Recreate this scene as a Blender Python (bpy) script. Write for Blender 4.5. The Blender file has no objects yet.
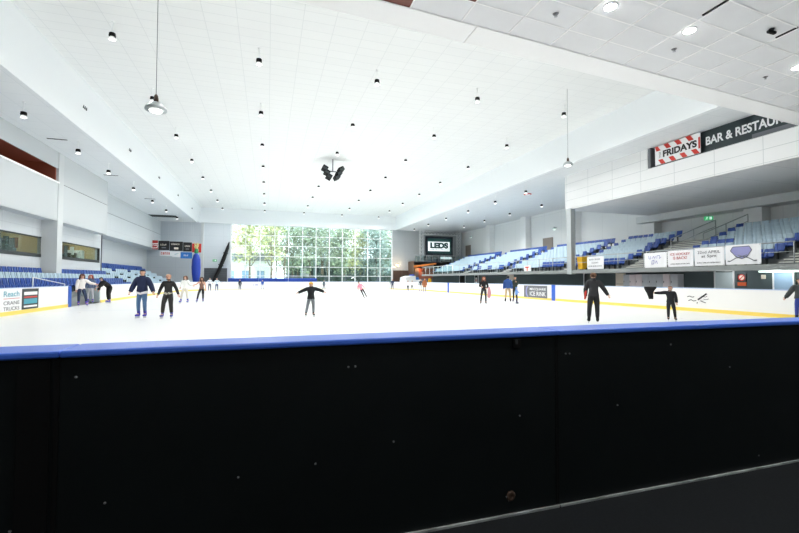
import bpy, bmesh, math, random
from mathutils import Vector, Matrix
random.seed(7)
SC = bpy.context.scene
COL = SC.collection
PI = math.pi
R = math.radians

# ------------------------------------------------------------------ materials
def lin(c):
    return tuple((x/255/12.92 if x/255 <= .04045 else ((x/255+.055)/1.055)**2.4) for x in c)

MATS = {}
def mat(name, rgb, rough=.6, metal=0., emit=None, estr=1., spec=.5, noise=0., nscale=6., bump=0.):
    if name in MATS: return MATS[name]
    m = bpy.data.materials.new(name); m.use_nodes = True
    nt = m.node_tree; b = nt.nodes['Principled BSDF']
    c = lin(rgb)
    b.inputs['Base Color'].default_value = (*c, 1)
    b.inputs['Roughness'].default_value = rough
    b.inputs['Metallic'].default_value = metal
    b.inputs['Specular IOR Level'].default_value = spec
    if emit:
        b.inputs['Emission Color'].default_value = (*lin(emit), 1)
        b.inputs['Emission Strength'].default_value = estr
    if noise or bump:
        tc = nt.nodes.new('ShaderNodeTexCoord')
        n = nt.nodes.new('ShaderNodeTexNoise'); n.inputs['Scale'].default_value = nscale
        n.inputs['Detail'].default_value = 4
        nt.links.new(tc.outputs['Object'], n.inputs['Vector'])
        if noise:
            r = nt.nodes.new('ShaderNodeValToRGB')
            r.color_ramp.elements[0].position = .3; r.color_ramp.elements[1].position = .7
            r.color_ramp.elements[0].color = (*[x*(1-noise) for x in c], 1)
            r.color_ramp.elements[1].color = (*[min(1, x*(1+noise)) for x in c], 1)
            nt.links.new(n.outputs['Fac'], r.inputs['Fac'])
            nt.links.new(r.outputs['Color'], b.inputs['Base Color'])
        if bump:
            bp = nt.nodes.new('ShaderNodeBump'); bp.inputs['Strength'].default_value = bump
            nt.links.new(n.outputs['Fac'], bp.inputs['Height'])
            nt.links.new(bp.outputs['Normal'], b.inputs['Normal'])
    MATS[name] = m
    return m

def mat_tiles(name, rgb, line, bw, bh, axes='XY', mortar=.02, off=0., rough=.8):
    """flat panels with thin joints, laid out in the object's own metres"""
    m = bpy.data.materials.new(name); m.use_nodes = True
    nt = m.node_tree; b = nt.nodes['Principled BSDF']
    b.inputs['Roughness'].default_value = rough
    tc = nt.nodes.new('ShaderNodeTexCoord')
    sx = nt.nodes.new('ShaderNodeSeparateXYZ'); cx = nt.nodes.new('ShaderNodeCombineXYZ')
    nt.links.new(tc.outputs['Object'], sx.inputs[0])
    nt.links.new(sx.outputs[axes[0]], cx.inputs['X']); nt.links.new(sx.outputs[axes[1]], cx.inputs['Y'])
    br = nt.nodes.new('ShaderNodeTexBrick')
    br.offset = off; br.squash = 1
    br.inputs['Scale'].default_value = 1
    br.inputs['Brick Width'].default_value = bw; br.inputs['Row Height'].default_value = bh
    br.inputs['Mortar Size'].default_value = mortar; br.inputs['Mortar Smooth'].default_value = .2
    br.inputs['Color1'].default_value = (*lin(rgb), 1)
    br.inputs['Color2'].default_value = (*[x*.985 for x in lin(rgb)], 1)
    br.inputs['Mortar'].default_value = (*lin(line), 1)
    nt.links.new(cx.outputs[0], br.inputs['Vector'])
    nt.links.new(br.outputs['Color'], b.inputs['Base Color'])
    MATS[name] = m
    return m

def mat_glass(name, tint=(235, 245, 245), opac=.06, rough=.02):
    m = bpy.data.materials.new(name); m.use_nodes = True
    nt = m.node_tree; nt.nodes.clear()
    o = nt.nodes.new('ShaderNodeOutputMaterial'); mx = nt.nodes.new('ShaderNodeMixShader')
    t = nt.nodes.new('ShaderNodeBsdfTransparent'); g = nt.nodes.new('ShaderNodeBsdfGlossy')
    t.inputs['Color'].default_value = (*lin(tint), 1); g.inputs['Roughness'].default_value = rough
    mx.inputs[0].default_value = opac
    nt.links.new(t.outputs[0], mx.inputs[1]); nt.links.new(g.outputs[0], mx.inputs[2]); nt.links.new(mx.outputs[0], o.inputs[0])
    MATS[name] = m
    return m

M = {}
M['white'] = mat('white paint', (214, 218, 219), .7)
M['ceil'] = mat_tiles('white ceiling tiles', (238, 240, 239), (222, 225, 225), 1.2, .6, 'XY', .012)
M['soffit'] = mat_tiles('soffit lining', (230, 234, 236), (212, 218, 221), 1.2, 1.2, 'XY', .01)
M['beam'] = mat('beam paint', (240, 244, 246), .7)
M['wall'] = mat_tiles('painted wall panels', (214, 219, 222), (196, 201, 205), 3.0, 1.5, 'YZ', .012)
M['wallfar'] = mat_tiles('painted far wall panels', (212, 219, 225), (196, 203, 210), 3.0, 1.5, 'XZ', .012)
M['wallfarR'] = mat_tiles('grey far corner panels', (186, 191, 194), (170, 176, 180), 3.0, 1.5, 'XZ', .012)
M['bulk'] = mat('bulkhead paint', (206, 211, 213), .7)
M['wallright'] = mat_tiles('painted stand wall', (236, 238, 238), (216, 219, 219), 3.0, 9.0, 'YZ', .014)
M['pil'] = mat('pilaster paint', (238, 240, 240), .7)
M['boxtile'] = mat_tiles('white fascia panels', (236, 237, 237), (200, 204, 205), 2.2, .62, 'YZ', .014)
M['nearstrip'] = mat('soffit border paint', (252, 253, 253), .6)
M['neartile'] = mat('grey ceiling tile', (232, 234, 236), .75, noise=.03, nscale=.8)
M['neargrid'] = mat('white grid bar', (255, 255, 255), .5)
M['redwood'] = mat('red timber panel', (112, 48, 34), .5, noise=.18, nscale=3)
M['carpet'] = mat('dark carpet', (15, 22, 27), .95, noise=.35, nscale=60, bump=.2)
M['concrete'] = mat('concrete', (150, 152, 150), .85, noise=.08, nscale=1.5)
M['darkroom'] = mat('lobby paint', (186, 188, 190), .9)
M['black'] = mat('black plastic panel', (17, 23, 24), .42, spec=.35, noise=.12, nscale=2.5)
M['blackmatt'] = mat('black matt', (13, 15, 16), .7, spec=.2)
M['bolt'] = mat('bolt head', (150, 154, 158), .5, .2)
M['capblue'] = mat('blue cap plastic', (74, 126, 244), .35)
M['board'] = mat('white dasher board', (244, 243, 240), .35)
M['kick'] = mat('yellow kick strip', (250, 220, 104), .4)
M['postblue'] = mat('blue post', (38, 92, 196), .4)
M['padblue'] = mat('blue pad vinyl', (28, 70, 168), .5)
M['seatblue'] = mat('blue seat plastic', (30, 76, 160), .4)
M['seatpale'] = mat('pale blue seat plastic', (184, 205, 217), .45)
M['steel'] = mat('steel', (200, 204, 208), .4, .5)
M['railing'] = mat('galvanised rail', (184, 189, 191), .5, .4)
M['whitemetal'] = mat('white metal', (235, 237, 238), .4)
M['darkgrey'] = mat('dark grey', (62, 68, 70), .7)
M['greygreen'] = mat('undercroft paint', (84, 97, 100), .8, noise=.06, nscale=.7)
M['slab'] = mat('slab concrete', (148, 153, 152), .85, noise=.05, nscale=1)
M['stepwhite'] = mat('step nosing', (228, 230, 222), .7)
M['brown'] = mat('brown door', (74, 56, 44), .6)
M['rolldoor'] = mat_tiles('grey roller door', (92, 97, 102), (70, 74, 80), 20., .25, 'XZ', .02)
M['signdark'] = mat('dark sign board', (40, 54, 58), .4)
M['red'] = mat('red print', (206, 52, 40), .5)
M['darkred'] = mat('dark red print', (178, 40, 38), .5)
M['inkblack'] = mat('black print', (24, 24, 26), .5)
M['trimpale'] = mat('worn pale strip', (170, 176, 178), .7, noise=.5, nscale=5)
M['inkgrey'] = mat('grey print', (110, 112, 118), .5)
M['inkwhite'] = mat('white print', (245, 246, 246), .5)
M['inkblue'] = mat('blue print', (50, 124, 204), .5)
M['inkteal'] = mat('teal print', (70, 158, 178), .5)
M['inkmauve'] = mat('mauve print', (150, 150, 200), .5)
M['banner'] = mat('white banner vinyl', (242, 242, 244), .5)
M['orange'] = mat('orange paint', (216, 96, 44), .5)
M['brickred'] = mat('brick red panel', (150, 92, 72), .6)
M['yellowbin'] = mat('yellow bin plastic', (240, 186, 34), .45)
M['exitgreen'] = mat('exit sign green', (40, 150, 90), .4, emit=(60, 200, 120), estr=.22)
M['exitwhite'] = mat('exit sign white', (240, 250, 244), .4, emit=(220, 255, 235), estr=.3)
M['lens'] = mat('lamp lens', (255, 255, 255), .3, emit=(255, 253, 248), estr=2.)
M['floodlens'] = mat('flood lamp lens', (240, 255, 250), .3, emit=(225, 255, 240), estr=.45)
M['bright'] = mat('downlight lens', (255, 255, 255), .3, emit=(255, 253, 248), estr=30.)
M['reflector'] = mat('white reflector', (248, 248, 248), .25, emit=(255, 255, 255), estr=.05)
M['silver'] = mat('silver reflector', (190, 196, 198), .28, .9)
M['warm'] = mat('warm lamp', (255, 230, 200), .3, emit=(255, 196, 130), estr=.8)
M['screenwhite'] = mat('lit screen white', (255, 255, 255), .3, emit=(245, 250, 252), estr=.30)
M['screenteal'] = mat('lit screen teal', (16, 60, 58), .3, emit=(20, 74, 70), estr=.12)
M['screennavy'] = mat('screen housing', (24, 34, 48), .4)
M['glass'] = mat_glass('window glass')
M['ink_orange_lit'] = mat('lit orange soffit', (250, 150, 70), .5)
M['skin'] = mat('skin', (224, 172, 148), .55)
M['bark'] = mat('tree bark', (120, 108, 92), .9, noise=.2, nscale=5)
M['leafa'] = mat('yellow green leaves', (178, 180, 132), .7, noise=.3, nscale=1.2)
M['leafb'] = mat('mid green leaves', (128, 142, 116), .7, noise=.3, nscale=1.2)
M['leafc'] = mat('blue green leaves', (126, 142, 134), .7, noise=.3, nscale=1.2)
M['hedge'] = mat('hedge leaves', (84, 100, 86), .8, noise=.3, nscale=1.5)
M['ground'] = mat('pale paving', (196, 194, 186), .9, noise=.06, nscale=.5)
M['pavgreen'] = mat('grey green cladding', (128, 146, 142), .7)
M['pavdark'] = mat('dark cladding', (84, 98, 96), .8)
M['bwhite'] = mat('render white', (240, 240, 236), .8)
M['broof'] = mat('grey roof', (120, 126, 130), .7)
M['winbrown'] = mat('office interior', (160, 146, 116), .8, noise=.4, nscale=1.2)
M['winlit'] = mat('lit office wall', (206, 186, 146), .7, emit=(214, 190, 140), estr=.04)  # faint glow in the surface stands in for room light
M['brownroom'] = mat('brown room', (112, 88, 76), .7)
M['redglow'] = mat('red lit ceiling', (136, 78, 62), .6, emit=(220, 90, 50), estr=.012)  # slight red glow put into the surface, no lamp there
M['locker'] = mat('grey locker', (206, 208, 214), .5)
M['lockerpink'] = mat('pale pink locker', (240, 226, 230), .5)
M['posterwarm'] = mat('cream panel', (246, 232, 216), .6)
M['doorgrey'] = mat('pale grey door', (196, 210, 214), .5)
M['doorblue'] = mat('pale blue door', (150, 178, 204), .4)
M['inflblue'] = mat('blue inflatable', (18, 56, 160), .4)
M['inflgreen'] = mat('green inflatable', (40, 130, 80), .4)
M['inflyellow'] = mat('yellow inflatable', (206, 190, 130), .4)
M['blackfabric'] = mat('black fabric', (22, 24, 26), .85)

# ice: white, slightly glossy, with the pale painted lines that lie under it
def make_ice():
    m = bpy.data.materials.new('ice'); m.use_nodes = True
    nt = m.node_tree; b = nt.nodes['Principled BSDF']
    tc = nt.nodes.new('ShaderNodeTexCoord')
    n = nt.nodes.new('ShaderNodeTexNoise'); n.inputs['Scale'].default_value = .35; n.inputs['Detail'].default_value = 6
    nt.links.new(tc.outputs['Object'], n.inputs['Vector'])
    r = nt.nodes.new('ShaderNodeValToRGB')
    r.color_ramp.elements[0].color = (.872, .88, .88, 1); r.color_ramp.elements[1].color = (.905, .912, .91, 1)
    nt.links.new(n.outputs['Fac'], r.inputs['Fac'])
    sx = nt.nodes.new('ShaderNodeSeparateXYZ'); nt.links.new(tc.outputs['Object'], sx.inputs[0])
    prev = r.outputs['Color']
    for yc, hw in ((32., .16), (23.2, .15), (40.8, .15)):
        s = nt.nodes.new('ShaderNodeMath'); s.operation = 'SUBTRACT'; s.inputs[1].default_value = yc
        nt.links.new(sx.outputs['Y'], s.inputs[0])
        a = nt.nodes.new('ShaderNodeMath'); a.operation = 'ABSOLUTE'; nt.links.new(s.outputs[0], a.inputs[0])
        l = nt.nodes.new('ShaderNodeMath'); l.operation = 'LESS_THAN'; l.inputs[1].default_value = hw
        nt.links.new(a.outputs[0], l.inputs[0])
        mx = nt.nodes.new('ShaderNodeMixRGB'); mx.inputs[2].default_value = (.78, .81, .84, 1)
        nt.links.new(l.outputs[0], mx.inputs[0]); nt.links.new(prev, mx.inputs[1]); prev = mx.outputs[0]
    nt.links.new(prev, b.inputs['Base Color'])
    n2 = nt.nodes.new('ShaderNodeTexNoise'); n2.inputs['Scale'].default_value = 4; n2.inputs['Detail'].default_value = 5
    nt.links.new(tc.outputs['Object'], n2.inputs['Vector'])
    r2 = nt.nodes.new('ShaderNodeMapRange'); r2.inputs['To Min'].default_value = .22; r2.inputs['To Max'].default_value = .42
    nt.links.new(n2.outputs['Fac'], r2.inputs['Value']); nt.links.new(r2.outputs[0], b.inputs['Roughness'])
    b.inputs['Specular IOR Level'].default_value = .35
    return m
M['ice'] = make_ice()

# ------------------------------------------------------------------ mesh builder
class MB:
    def __init__(s): s.v = []; s.f = []; s.mi = []; s.sm = []; s.mats = []
    def _m(s, m):
        if m not in s.mats: s.mats.append(m)
        return s.mats.index(m)
    def add(s, vs, fs, m, smooth=False):
        o = len(s.v); k = s._m(m)
        s.v += [tuple(v) for v in vs]
        for f in fs: s.f.append(tuple(i+o for i in f)); s.mi.append(k); s.sm.append(smooth)
        return s
    def box(s, lo, hi, m, mtx=None):
        x0, y0, z0 = lo; x1, y1, z1 = hi
        vs = [Vector(p) for p in ((x0,y0,z0),(x1,y0,z0),(x1,y1,z0),(x0,y1,z0),(x0,y0,z1),(x1,y0,z1),(x1,y1,z1),(x0,y1,z1))]
        if mtx: vs = [mtx @ v for v in vs]
        return s.add(vs, [(3,2,1,0),(4,5,6,7),(0,1,5,4),(1,2,6,5),(2,3,7,6),(3,0,4,7)], m)
    def bbox(s, c, size, m, bev=.02, mtx=None):
        """box with bevelled edges"""
        hx, hy, hz = [d/2 for d in size]; b = min(bev, hx*.9, hy*.9, hz*.9)
        bm = bmesh.new(); bmesh.ops.create_cube(bm, size=1)
        for v in bm.verts: v.co = Vector((v.co.x*hx*2, v.co.y*hy*2, v.co.z*hz*2))
        bmesh.ops.bevel(bm, geom=bm.edges[:], offset=b, segments=2, affect='EDGES', profile=.5)
        T = Matrix.Translation(c)
        if mtx: T = mtx @ T
        bm.verts.ensure_lookup_table()
        s.add([T @ v.co for v in bm.verts], [[v.index for v in f.verts] for f in bm.faces], m)
        bm.free(); return s
    def quad(s, a, b, c, d, m): return s.add([a, b, c, d], [(0,1,2,3)], m)
    def tube(s, p0, p1, r0, m, r1=None, n=10, caps=True):
        return s.path([p0, p1], [r0, r0 if r1 is None else r1], m, n, caps)
    def path(s, pts, rad, m, n=8, caps=True, flat=1.):
        pts = [Vector(p) for p in pts]
        if not isinstance(rad, (list, tuple)): rad = [rad]*len(pts)
        vs = []; L = len(pts); ref = None
        for i, p in enumerate(pts):
            d = (pts[min(i+1, L-1)]-pts[max(i-1, 0)]).normalized()
            if ref is None: ref = Vector((0,0,1)) if abs(d.z) < .9 else Vector((0,1,0))
            u = d.cross(ref)
            if u.length < 1e-5: u = d.orthogonal()
            u.normalize(); w = u.cross(d).normalized(); ref = w
            for k in range(n):
                a = 2*PI*k/n
                vs.append(p + u*math.cos(a)*rad[i] + w*math.sin(a)*rad[i]*flat)
        fs = []
        for i in range(L-1):
            for k in range(n):
                fs.append((i*n+k, i*n+(k+1)%n, (i+1)*n+(k+1)%n, (i+1)*n+k))
        s.add(vs, fs, m, True)
        if caps:
            o = len(s.v)-len(vs); k0 = s._m(m)
            s.f.append(tuple(o+k for k in reversed(range(n)))); s.mi.append(k0); s.sm.append(False)
            s.f.append(tuple(o+(L-1)*n+k for k in range(n))); s.mi.append(k0); s.sm.append(False)
        return s
    def lathe(s, prof, m, c=(0,0,0), n=16, mtx=None, sy=1.):
        vs = []
        for r, z in prof:
            for k in range(n):
                a = 2*PI*k/n
                p = Vector((r*math.cos(a), r*math.sin(a)*sy, z))
                if mtx: p = mtx @ p
                vs.append(p+Vector(c))
        fs = []
        for i in range(len(prof)-1):
            for k in range(n): fs.append((i*n+k, i*n+(k+1)%n, (i+1)*n+(k+1)%n, (i+1)*n+k))
        fs.append(tuple(reversed(range(n)))); fs.append(tuple((len(prof)-1)*n+k for k in range(n)))
        return s.add(vs, fs, m, True)
    def ell(s, c, r, m, n=10, h=6):
        prof = []
        for i in range(h+1):
            a = -PI/2+PI*i/h
            prof.append((max(math.cos(a), .03), math.sin(a)))
        vs0 = len(s.v)
        s.lathe(prof, m, n=n)
        for i in range(vs0, len(s.v)):
            v = s.v[i]; s.v[i] = (c[0]+v[0]*r[0], c[1]+v[1]*r[1], c[2]+v[2]*r[2])
        return s
    def prism(s, poly, axis, a, b, m):
        """extrude a 2D polygon along an axis: axis X takes (y,z), Y takes (x,z), Z takes (x,y)"""
        def P(p, t): return {'X': (t, p[0], p[1]), 'Y': (p[0], t, p[1]), 'Z': (p[0], p[1], t)}[axis]
        n = len(poly)
        vs = [P(p, a) for p in poly]+[P(p, b) for p in poly]
        fs = [tuple(range(n)), tuple(range(2*n-1, n-1, -1))]+[(i, i+n, (i+1)%n+n, (i+1)%n) for i in range(n)]
        return s.add(vs, fs, m)
    def build(s, name, parent=None, loc=None, fix=True):
        me = bpy.data.meshes.new(name)
        me.from_pydata(s.v, [], s.f)
        for m in s.mats: me.materials.append(m)
        for i, p in enumerate(me.polygons):
            p.material_index = s.mi[i]; p.use_smooth = s.sm[i]
        if fix:
            bm = bmesh.new(); bm.from_mesh(me); bmesh.ops.recalc_face_normals(bm, faces=bm.faces[:]); bm.to_mesh(me); bm.free()
        me.update()
        o = bpy.data.objects.new(name, me); COL.objects.link(o)
        if parent: o.parent = parent
        if loc: o.location = loc
        return o

def tag(o, label, cat, group=None, kind=None):
    if label: o['label'] = label
    if cat: o['category'] = cat
    if group: o['group'] = group
    if kind: o['kind'] = kind
    return o
def thing(name, label, cat, loc=(0,0,0), rz=0., group=None):
    o = bpy.data.objects.new(name, None); COL.objects.link(o)
    o.empty_display_size = .2
    o.location = loc; o.rotation_euler = (0, 0, R(rz))
    return tag(o, label, cat, group)
def struct(name, mb, parent=None, label=None):
    o = mb.build(name, parent)
    if not parent: o['kind'] = 'structure'
    if label: o['label'] = label
    return o
def dup(root, loc, rz=None, label=None, group=None):
    r = root.copy(); COL.objects.link(r); r.location = loc
    if rz is not None: r.rotation_euler = (0, 0, R(rz))
    if label: r['label'] = label
    if group: r['group'] = group
    for ch in list(root.children):
        c = ch.copy(); COL.objects.link(c); c.parent = r
        for g in ch.children:
            d = g.copy(); COL.objects.link(d); d.parent = c
    return r
def text(name, s, m, o, rv, uv, h=None, w=None, parent=None, out=.004, bold=0., center=False):
    """lettering: baseline-left corner o, reading along rv, upward uv, h tall / w wide, as a thin solid"""
    cu = bpy.data.curves.new('t', 'FONT'); cu.body = s; cu.size = 1; cu.offset = bold
    ob = bpy.data.objects.new('t', cu); COL.objects.link(ob)
    bpy.context.view_layer.update()
    me = bpy.data.meshes.new_from_object(ob.evaluated_get(bpy.context.evaluated_depsgraph_get()))
    bpy.data.objects.remove(ob); bpy.data.curves.remove(cu)
    xs = [v.co.x for v in me.vertices]; ys = [v.co.y for v in me.vertices]
    x0, x1, y0, y1 = min(xs), max(xs), min(ys), max(ys)
    sh = h/(y1-y0) if h else w/(x1-x0)
    sw = w/(x1-x0) if w else sh
    rv = Vector(rv).normalized(); uv = Vector(uv).normalized(); nv = rv.cross(uv)
    o = Vector(o)
    if center: o = o - rv*(x1-x0)*sw/2
    vs = [o + rv*(v.co.x-x0)*sw + uv*(v.co.y-y0)*sh + nv*out for v in me.vertices]
    fs = [tuple(p.vertices) for p in me.polygons]
    bpy.data.meshes.remove(me)
    b = MB(); b.add(vs, fs, m)
    return b.build(name, parent, fix=False)

def marks(name, m, o, rv, uv, h, w, parent, out=.003, seed=1, center=False):
    """a line of print too small to read: short strokes grouped like words"""
    rr = random.Random(seed); rv = Vector(rv).normalized(); uv = Vector(uv).normalized(); nv = rv.cross(uv); o = Vector(o)
    b = MB(); x = 0.; k = 0
    while x < w-.3*h:
        lw = h*rr.uniform(.4, .75)
        if x+lw > w: break
        t = h*.2
        parts = [((0, 0), (t, h)), ((lw-t, 0), (lw, h))] if rr.random() < .5 else [((0, 0), (t, h)), ((0, 0), (lw, t))]
        if rr.random() < .6: parts.append(((0, h-t), (lw, h)))
        if rr.random() < .4: parts.append(((0, h*.42), (lw*.9, h*.42+t)))
        for (a0, b0), (a1, b1) in parts:
            q = [o+rv*(x+a0)+uv*b0, o+rv*(x+a1)+uv*b0, o+rv*(x+a1)+uv*b1, o+rv*(x+a0)+uv*b1]
            b.quad(*[p+nv*out for p in q], m)
        k += 1; x += lw+h*(.22 if k % 6 else .7)
    return b.build(name, parent, fix=False)

ORD = 'zeroth first second third fourth fifth sixth seventh eighth ninth tenth eleventh twelfth thirteenth fourteenth fifteenth sixteenth seventeenth eighteenth nineteenth twentieth'.split()
def ordw(n):
    if n <= 20: return ORD[n]
    t = {2: 'twenty', 3: 'thirty', 4: 'forty', 5: 'fifty'}[n//10]
    return {20: 'twentieth', 30: 'thirtieth', 40: 'fortieth', 50: 'fiftieth'}[n] if n % 10 == 0 else t+'-'+ORD[n % 10]

# ------------------------------------------------------------------ dimensions (metres; camera stands at x=0, y=0)
XL, XR = -9.95, 19.4         # rink side boards
YN, YF = 2.45, 61.5          # rink end boards
YW = 64.0                    # far wall
ZL, ZU = 9.3, 11.4           # low soffits, raised ceiling over the ice
BL, BR = -9.05, 19.3         # faces of the raised part
WL = -13.2                   # wall behind the stand at the side of the boards
ZN = 6.8                     # lobby ceiling over the camera
SK = .0843                   # the lobby ceiling's rows run at a slight angle
RC = 8.2                     # rink corner radius
BH = 1.12                    # board height
def rink_outline(off=0., n=14):
    pts = []
    x0, x1, y0, y1, r = XL-off, XR+off, YN-off, YF+off, RC+off
    for cx, cy, a0 in ((x1-r, y0+r, -90), (x1-r, y1-r, 0), (x0+r, y1-r, 90), (x0+r, y0+r, 180)):
        for i in range(n+1):
            a = R(a0+90*i/n); pts.append((cx+r*math.cos(a), cy+r*math.sin(a)))
    return pts
# ================================================================== SETTING
b = MB(); b.box((-16.5, -9, -.3), (33, YW+.3, -.02), M['concrete']); struct('floor', b)
b = MB(); b.box((-8, -8.9, -.02), (24, YN-.05, -.002), M['carpet']); struct('floor_carpet', b)
ol = rink_outline(-.0)
b = MB(); b.prism(ol, 'Z', -.02, 0., M['ice']); struct('floor_ice', b)

# raised ceiling and its two long faces
b = MB(); b.box((BL-.4, 6, ZU), (BR+.3, YW+.3, ZU+.25), M['ceil']); struct('ceiling', b)
b = MB(); b.prism([(-9.36, ZL), (-8.84, ZU), (-9.3, ZU+.02), (-9.378, ZL+.2)], 'Y', 0, YW, M['beam']); struct('beam_left', b)
b = MB(); b.box((BR, 0, ZL), (BR+.28, YW, ZU), M['beam']); struct('beam_right', b)
b = MB(); b.box((-16.5, 0, ZL), (-9.38, YW+.3, ZL+.25), M['soffit'])
struct('ceiling_left', b)
b = MB(); b.box((BR+.28, 0, ZL), (33, YW+.3, ZL+.25), M['soffit']); struct('ceiling_right', b)

# left side: recessed wall, bulkhead with an open brown slot, column
b = MB()
holes = [(14., 31.25, 2.79, 4.02), (33.6, 40.3, 2.79, 3.98)]
b.box((WL-.3, 0, -.02), (WL, 40.9, 2.79), M['wall'])
b.box((WL-.3, 0, 4.0), (WL, 40.9, 5.1), M['wall'])
b.box((WL-.3, 0, 2.79), (WL, 14., 4.0), M['wall']); b.box((WL-.3, 31.25, 2.79), (WL, 33.6, 4.0), M['wall']); b.box((WL-.3, 40.3, 2.79), (WL, 40.9, 4.0), M['wall'])
struct('wall_left', b)
b = MB(); b.box((-15.9, 40.9, -.02), (-15.5, YW, 5.5), M['wall']); b.box((-15.5, 40.9, -.02), (WL-.3, 41.1, 5.5), M['wall']); struct('wall_left_recess', b)
b = MB()
b.box((-13.0, 0, 5.09), (-12.4, 31.2, 7.4), M['bulk']); b.box((-12.46, 0, 8.28), (-12.4, 31.2, ZL), M['bulk'])
b.box((WL-.3, 0, 5.05), (-12.42, 39.4, 5.1), M['bulk'])
b.box((-13.0, 31.2, 5.09), (-12.4, 39.4, 7.40), M['bulk']); b.box((-13.0, 31.2, 7.44), (-12.4, 39.4, ZL), M['bulk']); b.box((-13.0, 31.2, 7.40), (-12.43, 39.4, 7.44), M['darkgrey'])
struct('wall_left_bulkhead', b)
b = MB(); b.box((-16.0, 39.4, 5.4), (-13.9, YW, 7.45), M['wall']); b.box((-16.0, 39.4, 7.49), (-13.9, YW, ZL), M['wall']); b.box((-16, 39.4, 7.45), (-13.93, YW, 7.49), M['inkgrey'])
b.box((-13.9, 39.4, 5.1), (-12.9, 39.55, ZL), M['wall']); struct('wall_left_upper', b)
b = MB(); b.box((-12.45, 0, 7.36), (-12.34, 31.0, 7.46), M['neargrid']); struct('trim_1', b)
# room seen through the slot
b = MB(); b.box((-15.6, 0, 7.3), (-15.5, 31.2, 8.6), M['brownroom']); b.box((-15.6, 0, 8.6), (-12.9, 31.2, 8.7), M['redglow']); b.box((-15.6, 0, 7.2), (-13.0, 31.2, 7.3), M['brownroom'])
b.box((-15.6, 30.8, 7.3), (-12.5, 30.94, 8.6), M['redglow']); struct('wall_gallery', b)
b = MB(); b.box((WL, 30.95, -.02), (-12.37, 31.65, ZL), M['white']); b.box((-13.4, 31.0, 5.09), (-12.39, 31.6, ZL), M['white']); struct('column_left', b)

def viewing_window(name, y0, y1, z0, z1, lab):
    t = thing(name, lab, None, (WL, (y0+y1)/2, z0)); t['kind'] = 'structure'
    w = (y1-y0)/2; h = z1-z0
    f = MB()
    f.box((-.12, -w, 0), (.03, w, .2), M['darkgrey']); f.box((-.12, -w, h-.05), (.03, w, h), M['darkgrey'])
    for yy in (-w, w-.06): f.box((-.12, yy, 0), (.03, yy+.06, h), M['darkgrey'])
    f.build('frame', t)
    g = MB(); g.box((-.07, -w+.05, .2), (-.06, w-.05, h-.05), M['glass']); g.build('pane', t)
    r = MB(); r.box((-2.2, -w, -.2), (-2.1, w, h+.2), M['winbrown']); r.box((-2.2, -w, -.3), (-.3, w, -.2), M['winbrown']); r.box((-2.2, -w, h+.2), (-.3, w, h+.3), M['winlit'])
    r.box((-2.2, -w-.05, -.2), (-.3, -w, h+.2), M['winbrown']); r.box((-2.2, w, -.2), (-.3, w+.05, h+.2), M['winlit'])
    k = -w+.4
    rr = random.Random(int(y0*7))
    while k < w-.8:
        ww = rr.uniform(.4, 1.); r.box((-1.9-rr.random()*.1, k, -.1), (-.9, k+ww*.6, rr.uniform(.55, 1.2)), rr.choice([M['winlit'], M['inkwhite'], M['brown'], M['inkgrey'], M['darkgrey'], M['inkwhite']]))
        if rr.random() < .5: r.box((-1.0, k+ww*.3, .5), (-.8, k+ww*.5, 1.1), rr.choice([M['inkwhite'], M['darkgrey'], M['brickred']]))
        k += ww+.1
    r.build('room', t)
    l = bpy.data.lights.new('bulb', 'AREA'); l.energy = 30 if w > 5 else 12; l.shape = 'RECTANGLE'; l.size = 1.2; l.size_y = 2*w-.6; l.color = (1, .93, .8)  # unseen area light added to brighten the room behind the glass
    lo = bpy.data.objects.new('bulb', l); COL.objects.link(lo); lo.parent = t; lo.location = (-1.2, 0, h+.15)
    return t
viewing_window('window_2', 14., 31.25, 2.79, 4.02, 'long dark-framed viewing window before the wall column')
viewing_window('window_3', 33.6, 40.3, 2.79, 3.98, 'shorter dark-framed viewing window beyond the wall column')
b = MB(); b.tube((WL+.06, 40.6, 1.), (WL+.06, 40.6, 5.1), .04, M['inkgrey']); b.tube((WL+.0, 40.6, 1.), (WL+.06, 40.6, 1.), .05, M['inkgrey'])
tag(b.build('drain_pipe'), 'thin grey pipe running down the wall past the second viewing window', 'pipe')

# far wall around the great window
wx0, wx1, wz0, wz1 = -5.02, 18.85, .75, 9.3
dz = 3.0; dx0, dx1 = -8.44, -5.45
b = MB()
b.box((-16, YW, -.02), (dx0, YW+.3, ZU), M['wallfar']); b.box((dx0, YW, dz), (dx1, YW+.3, ZU), M['wallfar']); b.box((dx1, YW, -.02), (wx0, YW+.3, ZU), M['wallfar'])
b.box((wx0, YW, -.02), (wx1, YW+.3, wz0), M['wallfar'])
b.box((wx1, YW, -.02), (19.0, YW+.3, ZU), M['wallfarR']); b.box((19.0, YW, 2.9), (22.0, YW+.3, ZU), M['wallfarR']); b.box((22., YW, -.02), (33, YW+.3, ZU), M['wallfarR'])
struct('wall_far', b)
b = MB(); b.box((BL-.2, YW-.25, ZL), (BR, YW, ZU), M['beam']); struct('beam_far', b)
b = MB(); b.box((-8.85, YW-.22, 0), (-8.5, YW, ZL), M['white']); struct('column_far', b)
b = MB(); b.box((dx0, YW+.1, -.02), (dx1, YW+.18, dz), M['rolldoor']); struct('door_1', b)
b = MB(); b.box((19.0, YW+.08, -.02), (20.48, YW+.16, 2.9), M['brown']); b.box((20.52, YW+.08, -.02), (22., YW+.16, 2.9), M['brown']); struct('door_2', b)
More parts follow.
